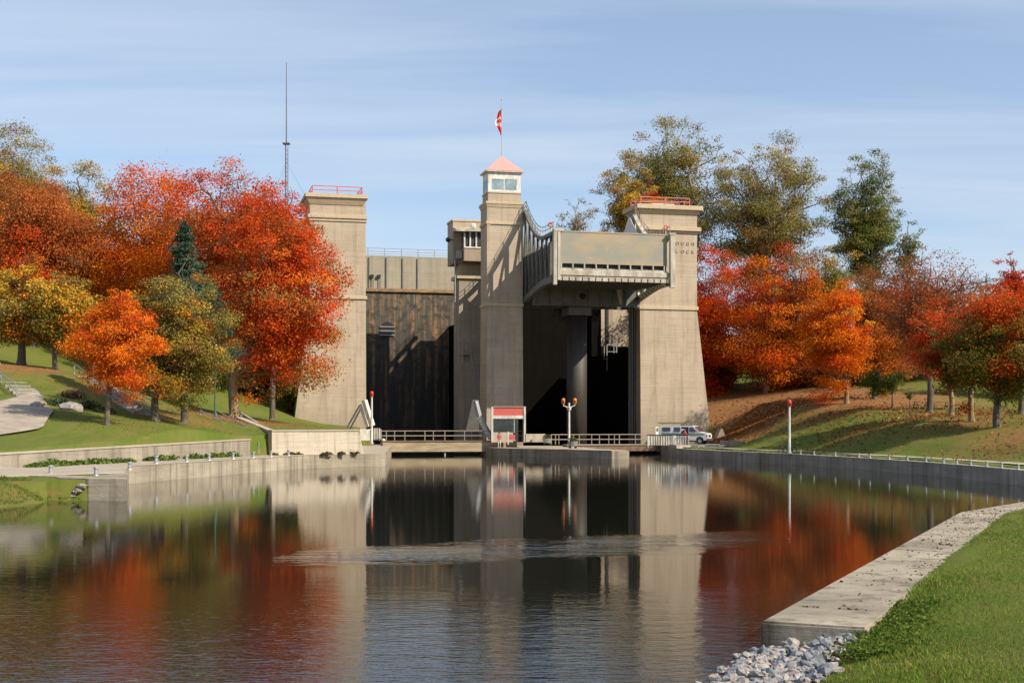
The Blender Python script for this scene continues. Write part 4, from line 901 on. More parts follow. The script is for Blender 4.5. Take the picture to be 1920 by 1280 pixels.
mb = MB(); mb.v = [(1.36, -.82, 2.0), (1.95, -.9, 1.41), (1.95, .9, 1.41), (1.36, .82, 2.0)]; mb.v = [(x+.02, y, z+.02) for x, y, z in mb.v]+[(x-.02, y, z-.01) for x, y, z in mb.v]
mb.f = [(0, 1, 2, 3), (7, 6, 5, 4), (0, 4, 5, 1), (1, 5, 6, 2), (2, 6, 7, 3), (3, 7, 4, 0)]; mb.build('windscreen', M['glass'], VAN)
MB().box((2.79, -.55, .82), (2.84, .55, 1.08)).build('grille', M['rubber'], VAN)
MB().box((2.72, -1.0, .42), (2.98, 1.0, .68)).build('bumper', M['bumper'], VAN, bevel=.05); MB().box((-2.95, -1.0, .42), (-2.76, 1.0, .66)).build('bumper', M['bumper'], VAN, bevel=.04)
for s in (-1, 1):
    MB().box((2.76, s*.62-.14, .84), (2.86, s*.62+.14, 1.06)).build('headlight', M['headlight'], VAN, bevel=.02); MB().box((2.70, s*.88-.1, .84), (2.83, s*.88+.1, 1.06)).build('indicator', M['indicator'], VAN)
    MB().box((1.35, s*1.02-.03, 1.38), (1.48, s*1.25, 1.62)).build('mirror', M['bumper'], VAN, bevel=.02)
    for x in (1.95, -1.75):
        wh = MB().tube((x, s*.70, .37), (x, s*.97, .37), .38, n=20).build('wheel', M['rubber'], VAN); MB().tube((x, s*.971, .37), (x, s*.985, .37), .21, n=14).build('rim', M['galv'], wh)
dr = MB().box((-2.95, -2.0, .7), (-2.88, -1.05, 1.98)).build('rear_door', M['vanwhite'], VAN, bevel=.03); MB().box((-2.96, -1.85, 1.42), (-2.87, -1.2, 1.86)).build('window', M['glass'], dr); 
dr = MB().box((-2.95, 1.05, .7), (-2.88, 2.0, 1.98)).build('rear_door', M['vanwhite'], VAN, bevel=.03)
rk = MB()
for y in (-.62, .62): rk.bar((-2.7, y, 2.34), (1.0, y, 2.34), .06, .06)
for x in (-2.5, -1.2, .2): rk.bar((x, -.72, 2.28), (x, .72, 2.28), .06, .05); rk.bar((x, -.72, 2.08), (x, -.72, 2.3), .05, .05); rk.bar((x, .72, 2.08), (x, .72, 2.3), .05, .05)
rk.build('roof_rack', M['galv'], VAN)
ld = thing('ladder', 'long yellowish ladder lying on the roof rack of the van', 'ladder', VAN.location+Vector((0, 0, 2.38)), R(-24)); mb = MB()
for y in (-.25, .2): mb.bar((-3.1, y-.2, .04), (1.4, y-.2, .04), .07, .12)
for i in range(14): mb.bar((-3.0+i*.32, -.45, .04), (-3.0+i*.32, 0, .04), .05, .05)
mb.build('rails_and_rungs', M['ladder'], ld)

# ------------------------------------------------------------------ people (tiny in view)
def person(label, loc, rz, top, legs, skin, hat, s=1.0, seat=False):
    t = thing('person', label, 'person', loc, rz)
    J = {'pel': (0, 0, .93), 'sp': (0, .0, 1.15), 'ch': (0, .02, 1.36), 'nk': (0, .0, 1.50), 'hd': (0, -.02, 1.62), 'ht': (0, -.02, 1.74),
         'hl': (.1, 0, .88), 'kl': (.12, -.04, .48), 'al': (.13, .02, .07), 'fl': (.14, -.16, .035), 'hr': (-.1, 0, .88), 'kr': (-.11, -.08, .49), 'ar': (-.12, -.02, .07), 'fr': (-.13, -.2, .035),
         'sl': (.18, .01, 1.42), 'el': (.25, -.02, 1.14), 'wl': (.18, -.22, 1.05), 'sr': (-.18, .01, 1.42), 'er': (-.25, -.02, 1.14), 'wr': (-.14, -.24, 1.06), 'ml': (.15, -.29, 1.05), 'mr': (-.10, -.31, 1.07)}
    E = [('pel', 'sp'), ('sp', 'ch'), ('ch', 'nk'), ('nk', 'hd'), ('hd', 'ht'), ('pel', 'hl'), ('hl', 'kl'), ('kl', 'al'), ('al', 'fl'), ('pel', 'hr'), ('hr', 'kr'), ('kr', 'ar'), ('ar', 'fr'), ('ch', 'sl'), ('sl', 'el'), ('el', 'wl'), ('wl', 'ml'), ('ch', 'sr'), ('sr', 'er'), ('er', 'wr'), ('wr', 'mr')]
    Rd = dict(pel=.14, sp=.125, ch=.15, nk=.06, hd=.10, ht=.06, hl=.09, kl=.06, al=.042, fl=.04, hr=.09, kr=.06, ar=.042, fr=.04, sl=.07, el=.045, wl=.03, ml=.035, sr=.07, er=.045, wr=.03, mr=.035)
    keys = list(J)
    for side in (1, -1):     # fingers: five short chains leaving each palm
        m_ = J['ml' if side > 0 else 'mr']
        for f in range(5):
            dx_ = (f-1.5)*.02*side if f < 4 else .045*side; kk = f'f{side}{f}a'; k2 = f'f{side}{f}b'
            J[kk] = (m_[0]+dx_, m_[1]-(.05 if f < 4 else .01), m_[2]+(0 if f < 4 else .01)); J[k2] = (m_[0]+dx_*1.05, m_[1]-(.085-.008*abs(f-1) if f < 4 else .04), m_[2]-.025); Rd[kk] = .009; Rd[k2] = .008
            E.append(('ml' if side > 0 else 'mr', kk)); E.append((kk, k2))
    keys = list(J); me = bpy.data.meshes.new('body'); me.from_pydata([J[k] for k in keys], [(keys.index(a), keys.index(b)) for a, b in E], [])
    ob = bpy.data.objects.new('body', me); COL.objects.link(ob)
    sk = ob.modifiers.new('skin', 'SKIN'); 
    for i, k in enumerate(keys): me.skin_vertices[0].data[i].radius = (Rd[k], Rd[k]*(.75 if k in ('sp', 'ch', 'pel') else 1)); me.skin_vertices[0].data[i].use_root = (k == 'pel')
    ob.modifiers.new('sub', 'SUBSURF').levels = 2
    bpy.context.view_layer.update(); m2 = bpy.data.meshes.new_from_object(ob.evaluated_get(bpy.context.evaluated_depsgraph_get())); bpy.data.objects.remove(ob)
    m2.name = 'body'; m2.materials.clear()
    for m_ in (skin, top, legs): m2.materials.append(m_)
    for p_ in m2.polygons:
        c = p_.center; p_.use_smooth = True
        p_.material_index = 2 if c.z < .95 and abs(c.x) < .2 and c.y > -.22 else (1 if c.z < 1.49 and c.y > -.23 else 0)
    ob = bpy.data.objects.new('body', m2); COL.objects.link(ob); ob.parent = t
    MB().sphere((0, 0, 1.70), .115, 10, 6, (1, 1.1, .75)).build('hair', hat, t, smooth=True)
    mb = MB(); mb.sphere((.035, -.118, 1.64), .012, 6, 4); mb.sphere((-.035, -.118, 1.64), .012, 6, 4); mb.build('eyes', M['rubber'], t)
    mb = MB(); mb.sphere((0, -.128, 1.61), .018, 6, 4, (.8, 1, 1.4)); mb.build('nose', skin, t); MB().box((-.03, -.122, 1.565), (.03, -.112, 1.573)).build('mouth', M['red'], t)
    t.scale = (s, s, s); return t
skin = simple('skin', (.52, .30, .21), .6); jkt = simple('red_jacket', (.50, .07, .08), .8); trs = simple('pale_trousers', (.60, .52, .48), .8); hr = simple('dark_hair', (.06, .035, .03), .8)
pp = P3(936, 830, 150.9); person('person in a red jacket and pale trousers standing beside the kiosk counter', (pp.x, pp.y, .86), R(10), jkt, trs, skin, hr, .97)
pp = P3(1284, 836, 150.8); person('person in a red top standing between the van side door and the white barrier', (pp.x, pp.y, 1.25), R(160), jkt, simple('dark_trousers', (.05, .05, .07), .8), skin, simple('red_cap', (.55, .03, .05), .7), .92)

# ------------------------------------------------------------------ bollards
def bollard(label, x, y, z, g, first=[None]):
    if first[0] is None:
        t = thing('bollard', label, 'bollard', (x, y, z), 0, g); MB().tube((0, 0, 0), (0, 0, .42), .13, .11, 12).build('post', M['galv'], t); MB().tube((0, 0, .42), (0, 0, .52), .17, .15, 12).build('cap', M['bollardcap'], t); MB().tube((0, 0, 0), (0, 0, .05), .22, .2, 12).build('base_plate', M['galv'], t)
        first[0] = t; return t
    c = copytree(first[0]); c.location = (x, y, z); c.scale = (.62, .62, .62) if 'right' in g else (.85, .85, .85); tag(c, label, 'bollard', g); return c
def oncurve(px, curve):
    for a_, b_ in zip(curve[:-1], curve[1:]):
        k0 = a_[0]-(px-HX)/F*a_[1]; k1 = b_[0]-(px-HX)/F*b_[1]
        if k0*k1 <= 0: t_ = k0/(k0-k1+1e-12); return a_[0]+(b_[0]-a_[0])*t_, a_[1]+(b_[1]-a_[1])*t_
    return None
qi = offset(quayL[1:], .35)
for px in (293, 350, 392, 437, 475, 508, 541, 575, 657):
    p_ = oncurve(px, qi)
    if p_: bollard('one of the small grey bollards spaced along the long left quay edge', p_[0], p_[1], 1.09, 'bollards on the left quay')
for px, py, Y_ in ((95, 886, 69), (180, 892, 66.5), (243, 880, 75)):
    p_ = P3(px, py, Y_); bollard({95: 'leftmost grey bollard, on the broad end of the left quay', 180: 'grey bollard in the step of the left quay, second from left', 243: 'grey bollard at the inner corner of the left quay block'}[px], p_.x, p_.y, 1.06, 'bollards on the left quay')
qr = offset(quayR, .35)
for px in (1501, 1526, 1566, 1610, 1631, 1667, 1701, 1736, 1769, 1794, 1820, 1850, 1878, 1909):
    p_ = oncurve(px, qr[::-1])
    if p_: bollard('one of the small pale bollards spaced along the dark right quay edge', p_[0], p_[1], .93, 'bollards on the right quay')

# ------------------------------------------------------------------ stairs with rails
def stairs(label, a, b, w, n, side, rails=(0, 1)):
    a, b = Vector(a), Vector(b)
    if a.x < -24: a.z = zg(a.x, a.y)-.1; b.z = zg(b.x, b.y)-.05
    t = thing('staircase', label, 'steps', a); d = b-a; h = Vector((d.x, d.y, 0)); hn = h.normalized(); s = Vector((-hn.y, hn.x, 0))*w*side
    mb = MB()
    for i in range(n):
        p = h*(i/n); p2 = h*((i+1)/n); z1 = d.z*(i+1)/n
        mb.hexa([tuple(p+Vector((0, 0, min(0, d.z)-.8))), tuple(p2+Vector((0, 0, min(0, d.z)-.8))), tuple(p2+s+Vector((0, 0, min(0, d.z)-.8))), tuple(p+s+Vector((0, 0, min(0, d.z)-.8)))], [tuple(p+Vector((0, 0, z1))), tuple(p2+Vector((0, 0, z1))), tuple(p2+s+Vector((0, 0, z1))), tuple(p+s+Vector((0, 0, z1)))])
    mb.build('steps', M['stonestep'], t)
    for r in rails:
        o = s*r*1.04-s*.02; mb = MB(); up = Vector((0, 0, 1.0)); mb.tube(o+up, o+d+up, .05); mb.tube(o+up*.55, o+d+up*.55, .035); 
        for k in (0, .33, .66, 1): mb.tube(o+d*k, o+d*k+up, .05)
        mb.build('hand_rail', M['galv'], t)
        MB().hexa([tuple(o+Vector((0, 0, -.8))), tuple(o+s.normalized()*.2+Vector((0, 0, -.8))), tuple(o+s.normalized()*.2+d+Vector((0, 0, -.8))), tuple(o+d+Vector((0, 0, -.8)))], [tuple(o+Vector((0, 0, .12))), tuple(o+s.normalized()*.2+Vector((0, 0, .12))), tuple(o+s.normalized()*.2+d+Vector((0, 0, .12))), tuple(o+d+Vector((0, 0, .12)))]).build('side_kerb', M['stonestep'], t)
stairs('stone steps with pipe rails climbing left from the quay between the two low walls', (-20.3, 107.0, 1.1), (-26.5, 113.5, 3.75), 1.5, 14, -1)
stairs('stone steps with rails descending behind the small orange maple', P0(250, 779, 104), P0(140, 706, 119), 1.6, 20, -1)
stairs('stone steps at the far left edge of the lawn', P0(32, 728, 104), P0(-50, 672, 118), 2.0, 12, -1, (0,))
t = thing('white_pipe_rail', 'bright white sloping pipe rail right of the big maple trunk', 'railing', P0(500, 803, 116)); a_ = P3(447, 771, 126)-P3(500, 803, 116)
MB().tube((0, 0, 0), a_, .10).build('rail', M['white'], t); 
for k in (.1, .9): MB().tube(a_*k-Vector((0, 0, .9)), a_*k, .06).build('rail_post', M['white'], t)
t, p = px_thing('street_lamp', 'slender dark green lamp post among the left trees by the steps', 'street lamp', 403, 801, 118); 
MB().tube((0, 0, 0), (0, 0, 4.6), .09, .05, 10).build('post', M['greenpole'], t); MB().tube((0, 0, 4.6), (0, 0, 5.1), .16, .22, 10).build('lamp_shade', M['greenpole'], t)
# picnic tables
def picnic(label, px, Y_, rz, py):
    x = (px-HX)/F*Y_; t = thing('picnic_table', label, 'picnic table', (x, Y_, zg(x, Y_)), rz, 'picnic tables under the right trees'); 
    MB().box((-.9, -.38, .70), (.9, .38, .76)).build('table_top', M['deck'], t)
    for s in (-1, 1): MB().box((-.9, s*.75-.13, .42), (.9, s*.75+.13, .47)).build('seat', M['deck'], t)
    for x in (-.65, .65): mb = MB(); mb.bar((x, -.7, 0), (x, -.25, .7), .06, .1); mb.bar((x, .7, 0), (x, .25, .7), .06, .1); mb.bar((x, -.8, .4), (x, .8, .4), .06, .08); mb.build('leg_frame', M['deck'], t)
picnic('dark picnic table left of the bare topped tree trunk', 1728, 139, R(10), 772); picnic('dark picnic table right of the bare topped tree trunk', 1762, 138, R(-5), 772)
t, p = px_thing('bicycle_rack', 'low dark looped bicycle rack beside the right signal post', 'bicycle rack', 1464, 848, 122); mb = MB()
for i in range(4):
    pts = [(i*.42+.36*math.cos(a_)*.55, 0, .02+.55*math.sin(a_)) for a_ in np.linspace(math.pi, 0, 9)]; mb.path(pts, .035)
mb.build('loops', M['dark'], t)
# radio mast
mx_, my_ = (537-HX)/F*620, 620
t = thing('radio_mast', 'very tall thin lattice radio mast on the skyline behind the left trees', 'mast', (mx_, my_, 5)); mb = MB(); r0 = .75; H_ = 128
cs = [(r0*math.cos(a_), r0*math.sin(a_)) for a_ in (0, 2.09, 4.19)]
for c in cs: mb.tube((c[0], c[1], 0), (c[0], c[1], H_), .16, n=5)
for i in range(0, H_-2, 2):
    for k in range(3): a_, b_ = cs[k], cs[(k+1) % 3]; mb.tube((*a_, i), (*b_, i+2), .08, n=4)
mb.build('lattice', M['truss'], t); MB().tube((0, 0, H_), (0, 0, H_+38), .34, .16, 6).build('antenna_tip', M['truss'], t)
for z_ in (95, 128): MB().box((-1.6, -1.6, z_), (1.6, 1.6, z_+.5)).build('ring_platform', M['truss'], t)
for k in range(3): a_ = 2.09*k+.4; MB().tube((0, 0, 120), (70*math.cos(a_), 70*math.sin(a_), 0), .05, n=4).build('guy_wire', M['truss'], t)

# ------------------------------------------------------------------ trees
def tubes(name, segs, mat, parent, n=6):
    segs = np.array(segs, float); p, q_, r1, r2 = segs[:, :3], segs[:, 3:6], segs[:, 6], segs[:, 7]
    d = q_-p; d /= np.linalg.norm(d, axis=1)[:, None]+1e-9; ref = np.where(np.abs(d[:, 2:3]) > .9, np.array([[1., 0, 0]]), np.array([[0, 0, 1.]])); A = np.cross(d, ref); A /= np.linalg.norm(A, axis=1)[:, None]; B = np.cross(d, A)
    V = []
    for c, r in ((p, r1), (q_, r2)):
        for i in range(n): t_ = 2*math.pi*i/n; V.append(c+A*(r*math.cos(t_))[:, None]+B*(r*math.sin(t_))[:, None])
    V = np.stack(V, 1); m = len(segs); base_ = (np.arange(m)*2*n)[:, None]
    Fq = np.concatenate([base_+np.array([[i, (i+1) % n, n+(i+1) % n, n+i]]) for i in range(n)], 0)
    return npmesh(name, V.reshape(-1, 3), Fq, mat, parent, smooth=True)
RD, OR, YL, OL, GR, RU, DR, BR_ = (.74, .085, .016), (.80, .22, .015), (.64, .38, .04), (.30, .26, .075), (.085, .13, .022), (.48, .15, .04), (.36, .035, .016), (.27, .13, .06)
OB = (.90, .24, .02)
def branch(rg, a, b, r1, r2, segs, wob_=.08, n=4):
    a, b = np.array(a), np.array(b); L_ = np.linalg.norm(b-a); prev = a
    pts = [a]
    for i in range(1, n+1):
        t_ = i/n; p_ = a+(b-a)*t_+(rg.normal(0, wob_*L_, 3) if i < n else 0)*np.array([1, 1, .5]); p_[2] += L_*.10*math.sin(math.pi*t_); pts.append(p_)
    for i in range(n): segs.append([*pts[i], *pts[i+1], r1+(r2-r1)*i/n, r1+(r2-r1)*(i+1)/n])
    return pts
def tree(name, label, px, Y_, top, bot, hw, cols, group=None, cat='tree', trunkpx=None, dens_=1.0, clumps=70, bark='bark', leaf=.24, flat=.5, tr=.26, fill=1.0, lean=0, twig=0, depth=1.0, shape='round', baseoff=None, cr=.30, seed=1, hue=.16):
    rg = np.random.RandomState(seed)
    X_ = (px-HX)/F*Y_; tx = X_ if trunkpx is None else (trunkpx-HX)/F*Y_
    zb = zg(tx, Y_); s = Y_/F; zt = CAMZ-(top-HY)*s; zc0 = CAMZ-(bot-HY)*s; rx = hw*s; rz_ = (zt-zc0)/2; cz = (zt+zc0)/2
    t = thing(name, label, cat, (tx, Y_, zb), 0, group)
    C0 = np.array([X_-tx, 0, cz-zb]); R3 = np.array([rx, rx*depth, rz_])
    cr = cr*1.08; leaf = leaf*.66; R3 = R3*np.array([1.06, 1.06, 1.03]); n0 = int(clumps*1.35)
    # clump centres, biased outwards, uneven outline by direction
    cl = []
    while len(cl) < n0:
        v = rg.normal(0, 1, 3); v /= np.linalg.norm(v); r = rg.uniform(0, 1)**.42 if len(cl) < clumps else rg.uniform(.1, .7)
        lump = 1+.15*math.sin(v[0]*5+seed)+.12*math.sin(v[2]*7+seed*2.3)+.10*math.sin(v[1]*6+seed)+.08*math.sin(v[0]*11-v[2]*9+seed*3)
        if shape == 'cone': h_ = rg.uniform(-1, 1); rad = (1-h_)/2; v = np.array([v[0], v[1], 0])/max(1e-3, math.hypot(v[0], v[1])); p_ = np.array([v[0]*rad*r, v[1]*rad*r, h_])
        elif shape == 'vase': p_ = v*r*lump; p_[0:2] *= .55+.5*(p_[2]+1)/2
        elif shape == 'egg': p_ = v*r*lump; p_[0:2] *= 1.05-.42*max(0, p_[2])
        else: p_ = v*r*lump
        cl.append(p_*(1-cr*.55))
    nsp = 0 if shape == 'cone' else int(n0*.35)
    for _ in range(nsp):
        v = rg.normal(0, 1, 3); v /= np.linalg.norm(v); v[2] = v[2]*.6+.45; v /= np.linalg.norm(v); p_ = v*rg.uniform(.86, 1.04)
        if shape == 'egg': p_[0:2] *= 1.05-.42*max(0, p_[2])
        if shape == 'vase': p_[0:2] *= .55+.5*(p_[2]+1)/2
        cl.append(p_)
    cl = np.array(cl); clumps = n0+nsp; small = np.r_[np.ones(n0), np.full(nsp, .6)]; cR = small*rg.uniform(.6, 1.25, clumps)*cr*(rx*rx*rz_)**(1/3)
    if shape == 'cone': cR *= .28+1.25*(1-cl[:, 2])/2
    cc = C0+cl*R3
    # leaves
    area = sum(cR**2)*fill; nl = int(min(95000, 4.2*area*dens_/(leaf*leaf))); w_ = cR**2/sum(cR**2); ids = rg.choice(clumps, nl, p=w_)
    v = rg.normal(0, 1, (nl, 3)); v /= np.linalg.norm(v, axis=1)[:, None]; rr = rg.uniform(0, 1, nl)**.45*(1+.28*rg.normal(0, 1, nl)*(rg.uniform(0, 1, nl) < .35))
    P_ = cc[ids]+v*(rr*cR[ids])[:, None]*np.array([1.1, 1.1, flat+.12])
    # colours: list of (colour, weight, height preference)
    K = np.array([c[0] for c in cols]); W = np.array([c[1] for c in cols]); Hh = np.array([c[2] if len(c) > 2 else 0 for c in cols])
    hgt = cl[:, 2]; prob = W[None, :]*np.exp(Hh[None, :]*hgt[:, None]*2.2); prob /= prob.sum(1)[:, None]
    cid = np.array([rg.choice(len(K), p=p_) for p_ in prob]); base_c = K[cid]
    base_c = base_c*.75+(prob@K)*.25
    base_c = base_c*rg.uniform(.72, 1.15, (clumps, 1)); lc = base_c[ids]; sw = rg.uniform(0, 1, nl) < hue
    oth = rg.choice(len(K), nl, p=W/W.sum()); lc = np.where(sw[:, None], K[oth], lc)
    lc = lc*rg.uniform(.62, 1.3, (nl, 1))*rg.uniform(.92, 1.08, (nl, 3)); lc = np.clip(lc, 0, .9)
    global rs; rs_ = rs; rs = rg
    leaves('crown', P_, P_-cc[ids]+.5*(cc[ids]-C0), leaf*(1.0), lc, t, 1.35, .35); rs = rs_
    # trunk and limbs
    segs = []; H_ = zt-zb; r0 = tr
    fork = max(.6, (zc0-zb)+.15*(zt-zc0)); ft = np.array([lean*.3, 0, fork])
    pts = branch(rg, (0, 0, -.4), ft, r0*1.2, r0*.85, segs, .015, 3); segs.append([0, 0, -.5, 0, 0, .35, r0*1.7, r0*1.15])
    leader = C0+np.array([rg.uniform(-.15, .15)*rx, 0, rz_*.75]); lp = branch(rg, ft, leader, r0*.8, .03, segs, .04, 6)
    order = rg.permutation(clumps)[:int(14+n0*.32)]
    for k in order:
        st = lp[min(5, max(0, int((cl[k, 2]+1)/2*5*rg.uniform(.3, .95))))]; e = cc[k]
        if e[2] < st[2]-1: st = ft
        bp = branch(rg, st, e, r0*rg.uniform(.22, .42), .025, segs, .07, 4)
        for _ in range(2+twig):
            b0 = bp[rg.randint(2, 5)]; vv = rg.normal(0, 1, 3); vv[2] = abs(vv[2])*.8; e2 = b0+vv/np.linalg.norm(vv)*cR[k]*rg.uniform(.8, 1.35)
            branch(rg, b0, e2, .035 if twig < 4 else .045, .012, segs, .08, 2)
    tubes('trunk', segs, M[bark], t, 6); return t
gl, grp_r, gb = 'autumn trees on the left hill', 'autumn maples on the right bank', 'tall trees behind the right tower'
tree('poplar_tree', 'tall olive yellow tree at the top left corner above the rusty maple', 15, 190, 240, 520, 95, [(OL, 3), (YL, 1.5), (BR_, 1)], gl, fill=1.15, clumps=60, dens_=.62, bark='barkpale', seed=2, leaf=.26, cr=.31)
tree('poplar_tree', 'yellow olive tree between the rusty maple and the great orange maple', 148, 185, 300, 560, 72, [(YL, 2), (OL, 2.5)], gl, clumps=55, dens_=.8, seed=3, leaf=.26, cr=.28)
tree('poplar_tree', 'orange and dark tree filling the gap behind the yellow green maple', 185, 160, 395, 690, 62, [(OR, 2, .4), (YL, 1), (OL, 1), (GR, 1.5, -.5)], gl, clumps=50, seed=33)
tree('maple_tree', 'rusty red thin leaved maple at the far left', 62, 145, 335, 640, 120, [(RU, 4, .4), (RD, 1.2, -.2), (OR, 1.2, -.2), (BR_, 1.5, .7)], gl, clumps=90, dens_=.75, seed=4, leaf=.24, twig=2)
tree('maple_tree', 'yellow green maple with orange tips and dark trunk on the left lawn', 50, 121, 500, 668, 92, [(YL, 2, .2), (OL, 2), (GR, 2, -.5), (OR, 1, .3)], gl, trunkpx=40, clumps=70, seed=5, tr=.35, hue=.25)
tree('maple_tree', 'yellowish maple with slim trunk right of the dark trunked one on the left lawn', 120, 120, 520, 672, 70, [(YL, 2, .2), (OL, 2), (GR, 1.2, -.5), (OR, 1.5, .2)], gl, trunkpx=103, clumps=60, seed=6, tr=.22, hue=.25)
tree('maple_tree', 'great orange maple, highest crown of the left trees', 300, 150, 298, 690, 140, [(OR, 4, -.1), (RD, 1.4, .6), (RU, 1.5, .2), (YL, .4), (GR, .5, -1)], gl, trunkpx=300, clumps=130, seed=7, tr=.42, leaf=.25, shape='egg', cr=.26)
tree('maple_tree', 'rust red maple crown between the great orange maple and the left tower', 430, 140, 310, 700, 120, [(RU, 3), (RD, 2, .3), (OR, 1.6, -.2), (BR_, .8, .3)], gl, trunkpx=438, clumps=120, seed=8, tr=.4, leaf=.24, cr=.27)
tree('maple_tree', 'bright red maple overlapping the left tower, tan trunk at the steps', 522, 124, 385, 765, 118, [(RD, 4, 0), (RU, 2.2, .8), (OR, 1.3, -.3), (OL, .7, -.9)], gl, trunkpx=438, clumps=150, seed=9, tr=.42, bark='barklit', leaf=.23, cr=.25)
tree('maple_tree', 'scarlet maple top rising beside the railing of the left tower', 510, 135, 340, 560, 66, [(RD, 4), (OR, 1), (RU, 1)], gl, clumps=45, seed=10, leaf=.22)
tree('spruce_tree', 'dark blue green spruce in front of the great orange maple', 346, 106, 402, 680, 100, [((.10, .16, .10), 3), ((.06, .11, .065), 2)], gl, clumps=170, seed=11, shape='cone', leaf=.19, dens_=1.0, cr=.19, flat=.25, hue=.3)
tree('maple_tree', 'small blazing orange maple standing alone on the lawn', 224, 92, 545, 745, 79, [(OB, 4, 0), (OR, 1.2, .2), ((.62, .07, .025), 1.4, -.2)], gl, trunkpx=201, clumps=95, seed=12, tr=.17, leaf=.15, shape='egg', cr=.25, lean=.3)
tree('maple_tree', 'olive green maple with orange flecks right of the small orange maple', 335, 100, 510, 772, 98, [(OL, 3), (YL, 1.4, -.1), (BR_, 1.1, .5), (GR, 1.6, -.5), (OR, .5, -.3)], gl, trunkpx=291, clumps=130, seed=13, tr=.28, leaf=.16, cr=.24, hue=.25)
# right
tree('willow_tree', 'tall olive tree with pale bare limbs directly behind the right tower', 1262, 215, 222, 560, 104, [(OL, 3.6), (GR, 1.0), (YL, .5), (BR_, .6)], gb, fill=1.15, clumps=140, dens_=.62, bark='barkpale', seed=21, leaf=.3, cr=.185, tr=.6, twig=5)
tree('willow_tree', 'golden yellow tree left of the right tower top', 1175, 205, 285, 540, 64, [(YL, 3), ((.33, .20, .05), 2), (OL, 1)], gb, fill=1.15, clumps=60, dens_=1.0, bark='barkpale', seed=22, leaf=.26, cr=.25)
tree('maple_tree', 'dark red crown peeping over the roof rail of the right tower', 1215, 195, 348, 520, 34, [(DR, 3), (RD, .6)], gb, clumps=25, seed=23)
tree('willow_tree', 'small sparse distant tree right of the centre tower', 1079, 240, 372, 470, 36, [(OL, 2), (BR_, 1.5)], gb, clumps=28, dens_=.35, bark='barkpale', seed=24, leaf=.3)
tree('willow_tree', 'broad olive tree with bare upper twigs right of the right tower', 1440, 205, 270, 610, 118, [(OL, 3.8), (GR, .7), (BR_, 1.2), (YL, .3)], gb, fill=1.15, clumps=140, dens_=.62, bark='barkpale', seed=25, leaf=.28, cr=.185, tr=.55, twig=5, lean=1)
tree('poplar_tree', 'tall dark poplar with bright sky around it at right', 1625, 190, 285, 620, 70, [(GR, 2.2), (OL, 2.6)], gb, fill=1.15, clumps=120, dens_=.9, bark='barkpale', seed=126, shape='vase', leaf=.25, cr=.2, tr=.5, twig=3)
tree('poplar_tree', 'side lobe of olive foliage low right of the dark poplar', 1700, 188, 405, 560, 32, [(GR, 2), (OL, 2.5)], gb, clumps=28, dens_=.7, bark='barkpale', seed=27, leaf=.27)
tree('poplar_tree', 'olive yellow filler tree between the broad olive tree and the dark poplar', 1560, 186, 455, 640, 55, [(OL, 2), (YL, 1), (GR, 1)], gb, clumps=45, dens_=.8, seed=28)
tree('maple_tree', 'scarlet maple hugging the right edge of the right tower', 1325, 196, 465, 760, 74, [(RD, 4), (OR, 1, -.3), (DR, .7)], grp_r, clumps=80, seed=31, leaf=.27, cr=.27)
tree('maple_tree', 'large flaming orange red maple right of the scarlet one', 1455, 190, 458, 760, 112, [(OR, 4, -.3), (RD, 2.2, .3), (YL, .5, -.4), (BR_, .7, .8)], grp_r, trunkpx=1435, clumps=130, seed=32, leaf=.25, cr=.25, tr=.4)
tree('maple_tree', 'orange maple with short tan trunk on the ridge', 1562, 150, 530, 745, 68, [(OR, 4), (RD, 1.4), (YL, .5)], grp_r, trunkpx=1588, clumps=75, seed=34, bark='barklit', leaf=.23)
tree('maple_tree', 'thin rust brown maple behind the ridge between orange maple and bare topped tree', 1645, 160, 500, 745, 85, [(RU, 3), (BR_, 2, .5), (OR, 1.3, -.2), (OL, .6)], grp_r, trunkpx=1640, clumps=95, dens_=.6, seed=35, twig=3, leaf=.22)
tree('maple_tree', 'bare topped maple with purple twigs and red lower leaves', 1745, 136, 458, 725, 112, [(RD, 1.4, -.5), (RU, 2.4, -.2), (BR_, 2.2, .6)], grp_r, trunkpx=1743, clumps=100, dens_=.22, seed=36, twig=9, bark='bark', shape='vase', tr=.3, leaf=.20)
tree('maple_tree', 'red crowned maple with green lower boughs at the right edge', 1870, 114, 535, 778, 92, [(RD, 1.3, 1.3), (GR, 3.6, -.2), (OL, 1.4, -.1), (OR, .9, .2)], grp_r, trunkpx=1870, clumps=110, seed=37, tr=.3, leaf=.19, hue=.2)
tree('maple_tree', 'narrow crimson maple top pointing up at the right edge', 1893, 124, 478, 640, 38, [(RD, 3), (DR, 1.5), (RU, .5)], grp_r, trunkpx=1915, clumps=40, seed=38, leaf=.2, shape='egg')
tree('maple_tree', 'dark red and green maple left of the right edge tree, tan trunk', 1800, 120, 590, 752, 62, [(GR, 1.8, -.3), (DR, 2), (RD, 1, .5), (OL, 1)], grp_r, trunkpx=1822, clumps=70, seed=39, bark='barklit', tr=.24, leaf=.2)
tree('maple_tree', 'rust maple with twin lit trunk behind the leafy ground at right', 1760, 126, 560, 735, 60, [(RD, 2), (RU, 2), (DR, 1)], grp_r, trunkpx=1784, clumps=55, dens_=.7, seed=40, bark='barklit', tr=.22, leaf=.2)
tree('young_tree', 'small dark green tree below the rust brown maple', 1655, 142, 690, 748, 46, [(GR, 4), (YL, .7)], grp_r, trunkpx=1674, clumps=35, seed=41, tr=.1, leaf=.18)
tree('young_tree', 'tiny green sapling left of the bare topped maple', 1706, 134, 730, 752, 11, [(GR, 4)], grp_r, clumps=10, seed=42, tr=.05, leaf=.14)
